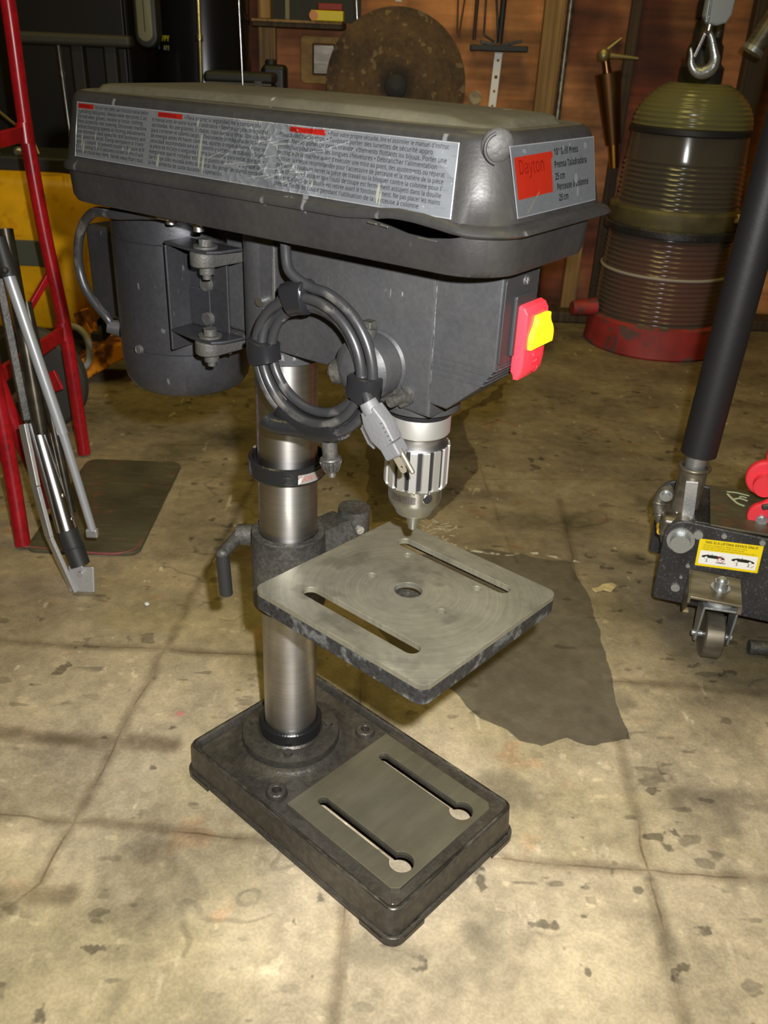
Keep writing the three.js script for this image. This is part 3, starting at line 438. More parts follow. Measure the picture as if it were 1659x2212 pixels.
// --- belt cover: pan and lid
const lidZ = (y) => 0.0730 + (0.7195 - y) * 0.2614, lidF = (y) => 0.2500 + (0.7195 - y) * 0.16, lidR = (y) => -0.205 + (0.7195 - y) * -0.02;
{
  const pan = loft([{ y: 0.6405, x0: -0.185, x1: 0.236, z: 0.066, r: 0.03 }, { y: 0.6372, x0: -0.190, x1: 0.246, z: 0.074, r: 0.034 }, { y: 0.6362, x0: -0.196, x1: 0.252, z: 0.0795, r: 0.036 }, { y: 0.6375, x0: -0.2015, x1: 0.2558, z: 0.0832, r: 0.037 }, { y: 0.6425, x0: -0.2035, x1: 0.2575, z: 0.0850, r: 0.036 },
    { y: 0.6658, x0: -0.2040, x1: 0.2582, z: 0.0860, r: 0.035 }, { y: 0.6658, x0: -0.2025, x1: 0.2567, z: 0.0845, r: 0.034 }, { y: 0.6425, x0: -0.201, x1: 0.255, z: 0.083, r: 0.034 }], { cap0: true, crease: 0.8, n: 12, dense: 24,
    mod: (v) => { if (v.y > 0.66 && v.z > 0.06 && v.x > 0.16) { const t = clamp((v.x - 0.165) / 0.075); v.y -= 0.0060 * Math.sin(Math.PI * t) * (v.x < 0.24 ? 1 : 0); } } });
  const pn = hp('cover_pan', pan, M.cover, press, 'lower half of the black belt cover');
  for (const [x, z] of [[-0.085, 0.055], [-0.045, 0.060]]) hp('bolt', [T(hexHead(0.0062, 0.006), x, 0.634, z), T(cyl(0.0045, 0.0045, 0.006, 16), x, 0.629, z)], M.satin, pn);
  const gap = (v) => { if (v.y < 0.672 && v.z > 0.055 && v.x > 0.12) { const t = clamp((v.x - 0.135) / 0.105), e = Math.sin(Math.PI * t) ** 1.3 * (0.8 + 0.4 * vnoise(v.x * 130, 3, 5)); v.y += 0.0048 * e; } return v; };
  const S = (y, dz = 0, r = 0.030, fx = 0) => ({ y, x0: lidR(y) - dz, x1: lidF(y) + dz + fx, z0: -lidZ(y) - 0.016 - dz - fx, z1: lidZ(y) + dz, r });
  const lid = loft([S(0.6665, 0.0005, 0.036), S(0.6645, 0.0018, 0.038, 0.003), S(0.6662, 0.0032, 0.040, 0.005), S(0.6690, 0.0030, 0.040, 0.004), S(0.6715, 0.0012, 0.038, 0.001), S(0.6725, 0, 0.036), S(0.690, 0, 0.036), S(0.7210, 0, 0.034), S(0.7245, -0.0010, 0.033), S(0.7268, -0.0032, 0.031), S(0.7280, -0.0065, 0.028)],
    { crease: 0.9, n: 12, dense: 40, mod: gap });
  const ld = hp('cover_lid', lid, M.cover, press, 'upper half of the black belt cover');
  const top = loft([S(0.7280, -0.0065, 0.028), S(0.7288, -0.0125, 0.020),
    { y: 0.7296, x0: -0.180, x1: 0.2330, z: 0.0590, r: 0.020 }, { y: 0.7325, x0: -0.177, x1: 0.2305, z: 0.0570, r: 0.020 }, { y: 0.7352, x0: -0.174, x1: 0.2280, z: 0.0550, r: 0.019 }, { y: 0.7362, x0: -0.170, x1: 0.2240, z: 0.0515, r: 0.017 }, { y: 0.7378, x0: -0.13, x1: 0.19, z: 0.03, r: 0.012, crown: 0.0006 }],
    { cap1: true, crease: 0.9, n: 12, dense: 40, mod: (v, s) => { gap(v); if (v.y > 0.729) { const c = (v.x - 0.03) / 0.2; v.y -= 0.0022 * c * c; const q = Math.hypot(v.x - 0.222, (v.z - 0.047)); v.y -= 0.0035 * sstep(0.03, 0.008, q); } return v; } });
  hp('lid_top', top, M.coverDust, ld, 'dusty raised top of the belt cover');
  hp('corner_bump', [new THREE.SphereGeometry(0.0112, 28, 18).scale(0.95, 1.0, 0.5).rotateZ(-0.5).rotateY(0.78).translate(0.2405, 0.7200, 0.0630)], M.bracketDust, ld, 'scuffed rounded bump on the front corner');
  hp('bump_groove', [new THREE.TorusGeometry(0.0093, 0.0011, 8, 24, 2.6).rotateZ(1.9).rotateY(0.72).translate(0.2452, 0.7188, 0.0682)], M.blackRubber, ld);
  // torn paint along the seam
  hp('torn_edge', [bar(V(0.158, 0.6646, 0.0900), V(0.166, 0.6640, 0.0900), 0.0006, 0.0012, 0.0002), bar(V(0.169, 0.6640, 0.0900), V(0.176, 0.6634, 0.0900), 0.0006, 0.0012, 0.0002), bar(V(0.199, 0.6592, 0.0866), V(0.214, 0.6590, 0.0866), 0.0007, 0.0007, 0.0002)], M.satin, ld);
  // --- labels: foil with print
  const foilBump = tex(1024, 256, (u, v) => { const n = fbm(u * 10, v * 2, 501, 3, [10, 2]), r1 = 1 - Math.abs(2 * fbm(u * 9 + v * 1.2, v * 0.9 + u * 3, 503, 2) - 1), r2 = 1 - Math.abs(2 * fbm(u * 46 - v * 3, v * 7 + u * 22, 505, 2) - 1), hit = sstep(0.42, 0.50, u) * sstep(0.78, 0.66, u), end = sstep(0.90, 0.96, u); const g = 70 + 50 * n + hit * (140 * r1 ** 4 + 26 * r2 ** 4) + end * 60 * r1 ** 2; return [g, g, g]; }, false);
  const EN = ['WARNING', ['For your own safety read instruction manual before', 'operating drill press. Always wear eye protection.', 'Do not wear gloves, necktie or loose clothing.', 'Wear protective hair covering. Disconnect machine', 'before changing speeds or making adjustments.', 'Use recommended speed for drill accessory and', 'workpiece material. Clamp workpiece or brace', 'against column to prevent rotation. Be sure drill', 'bit or cutting tool is securely locked in the chuck.', 'Remove chuck key. Keep hands away from tool.']];
  const ES = ['ADVERTENCIA', ['• Para su propia seguridad lea y comprenda', 'el manual antes de operar la prensa taladradora. • Siempre use gafas de seguridad', 'aprobadas. No use guantes, corbatas, ropa suelta ni joyas. Use cubierta', 'para contener el cabello largo. • Desconecte la máquina de la fuente', 'de energía antes de hacer cambios, ajustes o reparaciones. • Use la', 'velocidad recomendada para el accesorio y material de trabajo. • Sujete', 'la pieza de trabajo o asegúrela contra la columna para evitar que gire. •', 'Asegúrese que el cortador esté bien puesto en el mandril y que la', 'llave haya sido retirada antes de operar. No ponga las manos cerca de', 'la herramienta de corte durante la operación.']];
  const FR = ['AVERTISSEMENT', ["• Pour votre propre sécurité, lire et assimiler le manuel d'instruc", "tions avant l'utilisation. • Toujours porter des lunettes de sécurité appro", 'uvées. Ne pas porter de gants, cravate, vêtements flottants ou bijoux. Porter une', "protection pour retenir les longues chevelures • Débrancher l'alimentation", "électrique de la machine avant d'exécuter une mise au point, des ajustements ou réparat", "• Utiliser la vitesse recommandée pour l'accessoire de perceuse et la matière de la pièce", "de travail. • Toujours serrer la pièce de travail ou la bloquer contre la colonne pour l'", "er de tourner. • S'assurer que l'outil de coupe est fermement assujetti dans la douille", 'outil et que la clé de la douille est retirée avant le fonctionnement. Ne pas placer les mains', "près de l'outil de coupe pendant l'utilisation de la perceuse à colonne"]];
  const side = canvasTex(2048, 240, (c, w, h) => {
    c.fillStyle = '#a3a8b0'; c.fillRect(0, 0, w, h);
    for (let i = 0; i < 420; i++) { c.fillStyle = `rgba(${rnd() < 0.5 ? '215,220,228' : '96,100,108'},${0.10 + 0.14 * rnd()})`; c.fillRect(rr(0, w), rr(0, h), rr(2, 50), rr(1, 5)); }
    const block = ([head, rows], x, wd, rx, rw) => { c.fillStyle = '#e0352b'; c.fillRect(rx, 7, rw, 20); c.fillStyle = '#8e1f1a'; c.font = 'bold 16px sans-serif'; c.fillText(head, rx + 5, 23, rw - 10); c.fillStyle = '#1c1d20'; c.font = '22px sans-serif'; rows.forEach((t, i) => { const a = i ? x - i * 1.5 : rx + rw + 12; c.fillText(t, a, 25 + i * 22, i ? wd : x + wd - a); }); };
    block(EN, 14, 468, 10, 108); block(ES, 512, 668, 545, 150); block(FR, 1240, 770, 1289, 176);
    // peeled spots and drips of paint
    c.fillStyle = '#cfd1c4'; for (const [x, y, a, b] of [[46, 130, 9, 70], [58, 165, 12, 60], [140, 120, 8, 40], [150, 160, 6, 40], [330, 170, 10, 18], [372, 168, 8, 26], [240, 200, 4, 30], [560, 176, 14, 56], [552, 205, 6, 20], [790, 20, 12, 30], [812, 70, 14, 140], [832, 150, 12, 80], [1730, 160, 14, 70], [1742, 185, 8, 50], [1420, 188, 8, 22]]) { c.beginPath(); c.ellipse(x, y + b / 2, a / 2, b / 2, 0.08, 0, 7); c.fill(); }
    for (let i = 0; i < 130; i++) { c.fillStyle = `rgba(225,226,220,${rr(0.4, 0.95)})`; const x = rr(0, w), y = rr(10, h); c.beginPath(); c.ellipse(x, y, rr(0.8, 3), rr(1, 5), rr(-0.4, 0.4), 0, 7); c.fill(); }
    c.strokeStyle = 'rgba(235,238,242,0.75)'; for (let i = 0; i < 46; i++) { c.lineWidth = rr(0.8, 2.6); const x = rr(860, 1480), y = rr(50, 220); c.beginPath(); c.moveTo(x, y); c.lineTo(x + rr(20, 120), y - rr(4, 40)); c.stroke(); }  // pale streaks painted as glints along the foil creases
    c.strokeStyle = '#d6d8dc'; c.lineWidth = 4; c.strokeRect(1, 1, w - 2, h - 2);
  });
  const foil = (map, bump) => new THREE.MeshPhysicalMaterial({ map, roughness: 0.54, metalness: 0.95, bumpMap: bump, bumpScale: 0.0034 });
  const e = 0.0006;
  hp('safety_label', plate4(V(-0.174, 0.7195, lidZ(0.7195) + e), V(0.2185, 0.7203, lidZ(0.7203) + e), V(0.2235, 0.6742, lidZ(0.6742) + e), V(-0.170, 0.6762, lidZ(0.6762) + e)), foil(side, foilBump), ld, 'long silver foil label of safety text with red headings', true);
  const frontT = canvasTex(1024, 330, (c, w, h) => {
    c.fillStyle = '#9a9fa6'; c.fillRect(0, 0, w, h);
    for (let i = 0; i < 200; i++) { c.fillStyle = `rgba(${rnd() < 0.5 ? '205,210,220' : '110,114,122'},${0.08 + 0.14 * rnd()})`; c.fillRect(rr(0, w), rr(0, h), rr(4, 60), rr(1, 6)); }
    c.fillStyle = '#f4452c'; c.beginPath(); c.moveTo(30, 52); c.lineTo(462, 46); c.lineTo(470, 70); c.lineTo(446, 84); c.lineTo(436, 240); c.lineTo(26, 246); c.fill();
    c.fillStyle = '#c02a1c'; c.font = '92px sans-serif'; c.fillText('Dayton', 66, 132, 340);
    c.fillStyle = '#1d1e22'; c.font = 'bold 46px sans-serif'; c.fillText('10" Drill Press', 486, 68, 400); c.fillText('Prensa Taladradora', 478, 128, 500); c.fillText('25 cm', 474, 186); c.fillText('Perceuse à Colonne', 492, 238, 480); c.fillText('25 cm', 512, 292);
    c.fillStyle = '#b9bec6'; for (const [x, y, a, b] of [[604, 40, 10, 26], [690, 26, 8, 20], [896, 40, 20, 34], [752, 196, 22, 50], [770, 262, 12, 60], [150, 30, 22, 20]]) { c.beginPath(); c.ellipse(x, y, a, b / 2, 0.2, 0, 7); c.fill(); }
    c.strokeStyle = '#c9b98f'; c.lineWidth = 5; c.beginPath(); c.moveTo(110, 316); c.lineTo(270, 226); c.stroke(); c.strokeStyle = '#d2d5da'; c.strokeRect(2, 2, w - 4, h - 4);
  });
  const foilBump2 = tex(256, 128, (u, v) => { const n = fbm(u * 8, v * 4, 521, 4, [8, 4]); return [90 + 90 * n, 90 + 90 * n, 90 + 90 * n]; }, false);
  hp('name_label', plate4(V(lidF(0.7205) + e, 0.7205, 0.0650), V(lidF(0.7205) + e, 0.7205, -0.0630), V(lidF(0.6760) + e, 0.6760, -0.0660), V(lidF(0.6760) + e, 0.6760, 0.0570)), foil(frontT, foilBump2), ld, 'silver foil front label with an orange square', true);
}
// --- motor
{
  const X = -0.150, Z = -0.012, R = 0.066;
  const mt = hp('motor', lathe([[0.0001, 0.447], [0.046, 0.447], [0.053, 0.4485], [0.0590, 0.4525], [0.0630, 0.459], [0.0652, 0.468], [R, 0.478], [R, 0.4952], [R - 0.0009, 0.4957], [R, 0.4962], [R, 0.6005], [R - 0.0009, 0.601], [R - 0.0004, 0.6018], [R - 0.001, 0.624], [0.060, 0.633], [0.02, 0.634]], 96, 0.35).translate(X, 0, Z), M.motor, press, 'black cylindrical motor hanging behind the column');
  hp('capacitor_box', [box(0.10, 0.100, 0.05, 0.008, -0.252, 0.5400, -0.035)], M.motor, mt);
  hp('grommet', [rod(V(X - 0.050, 0.5030, Z + 0.044), V(X - 0.060, 0.5055, Z + 0.052), 0.0085, 0.007, 24), rod(V(X - 0.061, 0.4945, Z + 0.036), V(X - 0.066, 0.4955, Z + 0.039), 0.0052, 0.0048, 20)], M.casting, mt);
  hp('screw', [rod(V(X + 0.006, 0.4985, Z + 0.066), V(X + 0.006, 0.4985, Z + 0.069), 0.0046, 0.0042, 20), new THREE.TorusGeometry(0.0038, 0.0008, 8, 24).translate(X + 0.006, 0.4985, Z + 0.0692)], M.bracketDust, mt);
  // pressed steel mount: back plate with flanges
  const fl = (y) => extr(poly([[-0.0965, 0.0], [-0.026, 0.0], [-0.030, -0.022], [-0.0365, -0.0335], [-0.062, -0.0335], [-0.0965, -0.0285]]), 0, 0.0028, 0.001).rotateX(-Math.PI / 2).rotateX(Math.PI).rotateX(Math.PI).translate(0, y, 0.027);
  const mp = hp('motor_mount', [box(0.052, 0.100, 0.003, 0.001, -0.0710, 0.5585, 0.0275), box(0.0028, 0.098, 0.029, 0.0012, -0.0953, 0.5575, 0.0415), fl(0.6072), fl(0.5268), box(0.026, 0.036, 0.002, 0.0008, -0.080, 0.548, 0.0300)], M.motor, press, 'folded steel motor bracket');
  for (const y of [0.5710, 0.5390]) hp('bolt', [rod(V(-0.0700, y, 0.0285), V(-0.0700, y, 0.034), 0.0066, 0.0060, 20)], M.bracketDust, mp);
  for (const y0 of [0.5945, 0.5140]) {
    const arm = hp('pivot_arm', [extr((() => { const s = new THREE.Shape(); s.moveTo(-0.066, 0.0); s.lineTo(-0.034, 0.0); s.lineTo(-0.0375, -0.050); s.absarc(-0.050, -0.0505, 0.0128, 0, -Math.PI, true); s.closePath(); return s; })(), 0, 0.0127, 0.0018, 3).rotateX(-Math.PI / 2).translate(0, y0, 0)], M.bracketDust, press, 'cast arm carrying the motor bracket');
    hp('bolt', [T(cyl(0.0108, 0.0108, 0.0018, 28), -0.0500, y0 + 0.0164, 0.0485), T(hexHead(0.0068, 0.006), -0.0500, y0 + 0.0202, 0.0485)], M.bracketDust, arm);
    hp('nut', [T(hexHead(0.0075, 0.0075), -0.0500, y0 - 0.0037, 0.0485), T(cyl(0.004, 0.004, 0.005, 16), -0.0500, y0 - 0.0095, 0.0485)], M.bracketDust, arm);
  }
  hp('motor_cable', tube([V(-0.060, 0.6340, 0.050), V(-0.100, 0.6325, 0.058), V(-0.150, 0.6260, 0.060), V(-0.192, 0.6220, 0.056), V(-0.228, 0.5960, 0.048), V(-0.240, 0.5640, 0.045), V(-0.234, 0.5420, 0.045), V(-0.2205, 0.5250, 0.043), V(-0.208, 0.5125, 0.040), V(-0.2065, 0.5060, 0.038)], 0.0046, 90, 14), M.cord, press, 'bent black motor cable');
  hp('cable_clip', [box(0.016, 0.006, 0.014, 0.002, -0.086, 0.633, 0.058)], M.satin, press);
}
// --- coiled power cord
const coilC = V(0.0885, 0.5415, 0.066);
function sweep(a0, a1, rx, ry, w, t, z = 0, n = 20) {           // flat band lying round the coil
  const m = 16, pos = [], idx = [];
  for (let i = 0; i <= n; i++) { const a = mix(a0, a1, i / n), e = (i === 0 || i === n) ? 0.9 : 1, c = Math.cos(a), s = Math.sin(a);
    for (let j = 0; j < m; j++) { const b = j / m * Math.PI * 2, q = Math.sign(Math.cos(b)) * Math.abs(Math.cos(b)) ** 0.7 * w * e, k = Math.sign(Math.sin(b)) * Math.abs(Math.sin(b)) ** 0.7 * t * e; pos.push(coilC.x + (rx + q) * c, coilC.y + (ry + q) * s, coilC.z + z + k); } }
  for (let i = 0; i < n; i++) for (let j = 0; j < m; j++) { const p = i * m + j, q = i * m + (j + 1) % m; idx.push(p, q, p + m, q, q + m, p + m); }
  const c0 = pos.length / 3; for (const i of [0, n]) { let x = 0, y = 0, z1 = 0; for (let j = 0; j < m; j++) { x += pos[3 * (i * m + j)] / m; y += pos[3 * (i * m + j) + 1] / m; z1 += pos[3 * (i * m + j) + 2] / m; } pos.push(x, y, z1); }
  for (let j = 0; j < m; j++) { idx.push(c0, (j + 1) % m, j); idx.push(c0 + 1, n * m + j, n * m + (j + 1) % m); }
  const g = new THREE.BufferGeometry(); g.setAttribute('position', new THREE.Float32BufferAttribute(pos, 3)); g.setIndex(idx); g.computeVertexNormals(); return creased(g, 0.8);
}
{
  const pts = [V(0.0545, 0.640, 0.060), V(0.0600, 0.6262, 0.066), V(0.0672, 0.6125, 0.070)], turns = [[0.0630, 0.0615, 0.002], [0.0535, 0.0525, 0.0045], [0.0585, 0.0575, -0.0045], [0.0475, 0.0440, -0.002]];
  // runs round clockwise from the top
  const N = 22;
  turns.forEach(([rx, ry, z], k) => { const nx = turns[Math.min(k + 1, 3)]; for (let i = k ? 0 : 1; i < N; i++) { const t = i / N, a = Math.PI * 0.60 - t * Math.PI * 2, q = sstep(0.75, 1, t); pts.push(V(coilC.x + mix(rx, nx[0], q) * Math.cos(a), coilC.y + mix(ry, nx[1], q) * Math.sin(a), coilC.z + mix(z, nx[2], q))); } });
  for (const a of [0.60, 0.42, 0.26, 0.10]) pts.push(V(coilC.x + 0.049 * Math.cos(a * Math.PI), coilC.y + 0.046 * Math.sin(a * Math.PI), coilC.z - 0.001 + 0.004 * (0.6 - a)));
  pts.push(V(0.1455, 0.5370, 0.0715), V(0.1530, 0.5275, 0.0750), V(0.1570, 0.5215, 0.0770));
  const cord = hp('power_cord', tube(pts, 0.0043, 620, 12), M.cord, press, 'coiled grey-black power cord bound with tape');
  for (const [a, d] of [[0.585, 0.062], [1.02, 0.060], [1.945, 0.062]]) hp('tape_band', sweep((a - d) * Math.PI, (a + d) * Math.PI, 0.0550, 0.0525, 0.0140, 0.0118, 0.0004), M.tape, cord, 'shiny black tape');
  hp('tape_band', [sweep(1.30 * Math.PI, 1.66 * Math.PI, 0.0590, 0.0600, 0.0105, 0.0125, -0.003), tube([V(0.090, 0.4795, 0.064), V(0.070, 0.4790, 0.070), V(0.056, 0.4785, 0.074), V(0.048, 0.4800, 0.076), V(0.0445, 0.4825, 0.076)], 0.0078, 30, 12)], M.blackGloss, cord, 'bunched black tape at the bottom of the coil');
  // plug
  const Q = (g) => g.scale(0.88, 0.88, 0.88).rotateX(0.08).rotateZ(0.62).translate(0.1600, 0.5195, 0.0775);
  const bodyShape = poly([[-0.0085, 0.004], [0.0085, 0.004], [0.0115, -0.012], [0.0105, -0.031], [-0.0085, -0.036], [-0.0145, -0.022], [-0.0135, -0.008]]);
  const plug = hp('plug', [Q(rod(V(0, 0.0105, 0), V(0, 0, 0), 0.0082, 0.0092, 24)), Q(extr(bodyShape, -0.0085, 0.0075, 0.0025, 3)), Q(box(0.0185, 0.0135, 0.0165, 0.0022, 0.0008, -0.0385, 0)), Q(extr(poly([[-0.020, -0.006], [-0.013, -0.005], [-0.012, -0.026], [-0.0165, -0.031], [-0.021, -0.024]]), -0.004, 0.0015, 0.0015, 2)), Q(extr(poly([[-0.026, -0.008], [-0.020, -0.006], [-0.0195, -0.026], [-0.024, -0.031], [-0.0275, -0.024]]), -0.007, -0.002, 0.0015, 2))], M.plugGrey, cord, 'grey three-pin plug');
  const bl = (x) => { const s = poly([[-0.0031, 0], [0.0031, 0], [0.0031, -0.0145], [0.0018, -0.0168], [-0.0018, -0.0168], [-0.0031, -0.0145]]); s.holes.push(hole(0, -0.011, 0.0014)); return Q(extr(s, -0.0007, 0.0007, 0.0002, 1).rotateY(0.35).translate(x, -0.0445, x < -0.002 ? -0.004 : 0.003)); };
  hp('blade', bl(-0.0058), M.plugMetal, cord); hp('blade', bl(0.0008), M.plugMetal, cord);
  hp('ground_pin', [Q(rod(V(0.0080, -0.040, 0.002), V(0.0082, -0.0635, 0.002), 0.0024, 0.0022, 18)), Q(new THREE.SphereGeometry(0.0022, 14, 8).translate(0.0082, -0.0635, 0.002))], M.plugMetal, cord);
  for (let i = 0; i < 5; i++) hp('embossing', [Q(box(0.0022, 0.0008, 0.0006, 0.0002, 0.0083, -0.012 - i * 0.0042, 0.0077, 1))], M.casting, cord);
}
// --- chuck key hanging from the tape
{
  const P = (x, y, z) => V(x, y, z).applyAxisAngle(V(0, 1, 0), HY);
  const k = thing('chuck_key', 'small dark toothed chuck key hanging under the coiled cord', 'chuck key', P(0.1105, 0.457, 0.068), HY);
  const tilt = (g) => g.rotateZ(0.12);
  const sh = part('shank', tilt(lathe([[0.0001, 0.0200], [0.0066, 0.0200], [0.0066, 0.0060], [0.0088, 0.0050], [0.0094, 0.0035], [0.0086, 0.0022], [0.0001, 0.0022]].reverse(), 40, 0.5)), M.ironRough, k);
  const teeth = []; for (let i = 0; i < 14; i++) { const a = i / 14 * Math.PI * 2; teeth.push(bar(V(0.0090 * Math.cos(a), 0.0022, 0.0090 * Math.sin(a)), V(0.0056 * Math.cos(a), -0.0070, 0.0056 * Math.sin(a)), 0.0022, 0.0022, 0.0005, V(Math.cos(a), 0, Math.sin(a)))); }
  part('bevel_gear', [tilt(lathe([[0.0001, 0.0022], [0.0082, 0.0022], [0.0048, -0.0068], [0.0001, -0.0068]].reverse(), 40)), ...teeth.map(tilt)], M.ironRough, k);
  part('pilot_pin', [tilt(lathe([[0.0001, -0.006], [0.0034, -0.006], [0.0034, -0.0118], [0.0026, -0.0128], [0.0001, -0.0128]].reverse(), 28))], M.satin, k);
}
// ---------------------------------------------------------------- things round the press
M.redPaint = std(0xffffff, 0.28, 0.0, { map: at(tex(512, 512, (u, v) => { const n = fbm(u * 6, v * 6, 601, 4, 6), f = fbm(u * 40, v * 40, 603, 3, 40), k = 0.82 + (n - 0.5) * 0.4 + (f - 0.5) * 0.2; return [196 * k, 26 * k, 38 * k]; }), 3) });
M.yellow = std(0xffffff, 0.4, 0, { map: at(tex(512, 512, (u, v) => { const n = fbm(u * 5, v * 5, 611, 4, 5), f = sstep(0.66, 0.8, fbm(u * 22, v * 22, 613, 3, 22)), k = 0.86 + (n - 0.5) * 0.4; return [mix(255, 200, f * 0.3) * k, mix(190, 120, f * 0.3) * k, mix(14, 12, f) * k]; }), 2) });
M.rustYellow = std(0xffffff, 0.6, 0, { map: at(tex(256, 256, (u, v) => { const n = sstep(0.42, 0.62, fbm(u * 5, v * 5, 621, 4, 5)); return [mix(226, 96, n), mix(140, 52, n), mix(14, 22, n)]; }), 5) });
M.darkBar = std(0xffffff, 0.34, 0.6, { map: at(tex(256, 256, (u, v) => { const n = fbm(u * 4, v * 14, 633, 4, [4, 14]), k = 0.5 + n * 0.7; return [74 * k, 68 * k, 56 * k]; }), 4) });
M.alu = std(lin(0.55, 0.55, 0.56), 0.42, 0.7, { bumpMap: at(grainBump, 6), bumpScale: 0.0003 });
M.silverPaint = std(lin(0.42, 0.44, 0.48), 0.35, 0.35);
M.greySteel = std(0xffffff, 0.4, 0.7, { map: at(tex(256, 256, (u, v) => { const n = fbm(u * 5, v * 20, 631, 4, [5, 20]), k = 0.55 + n * 0.6; return [150 * k, 142 * k, 126 * k]; }), 4) });
M.wornPlate = std(0xffffff, 0.5, 0.2, { map: at(tex(512, 512, (u, v) => { const n = fbm(u * 5, v * 5, 641, 5, 5), s = sstep(0.60, 0.75, fbm(u * 8 + v * 6, v * 40, 643, 3)), q = sstep(0.68, 0.8, fbm(u * 20, v * 20, 645, 3, 20)), k = 0.75 + n * 0.5; return [86 * k + 10 * s + 16 * q, 82 * k + 10 * s, 64 * k + 9 * s]; }), 3.2) });
M.hammer = std(0xffffff, 0.38, 0.3, { map: at(tex(512, 512, (u, v) => { const f = fbm(u * 120, v * 120, 651, 2, 120), s = sstep(0.70, 0.8, f), n = fbm(u * 5, v * 5, 653, 3, 5), k = 0.8 + (n - 0.5) * 0.4; return [72 * k + 44 * s, 71 * k + 44 * s, 73 * k + 46 * s]; }), 5), bumpMap: at(grainBump, 18), bumpScale: 0.0004 });
M.foam = std(lin(0.015, 0.015, 0.017), 0.5, 0, { bumpMap: at(grainBump, 20), bumpScale: 0.00012 });
M.galvDull = std(lin(0.30, 0.29, 0.25), 0.38, 0.8, { bumpMap: at(grainBump, 8), bumpScale: 0.0004 });
M.brass = std(lin(0.55, 0.30, 0.06), 0.3, 1);
M.bronze = std(lin(0.26, 0.14, 0.06), 0.30, 0.95);
M.oldBrass = std(lin(0.42, 0.34, 0.16), 0.45, 0.8);
M.galv = std(lin(0.42, 0.44, 0.45), 0.36, 0.75, { bumpMap: at(grainBump, 8), bumpScale: 0.0004 });

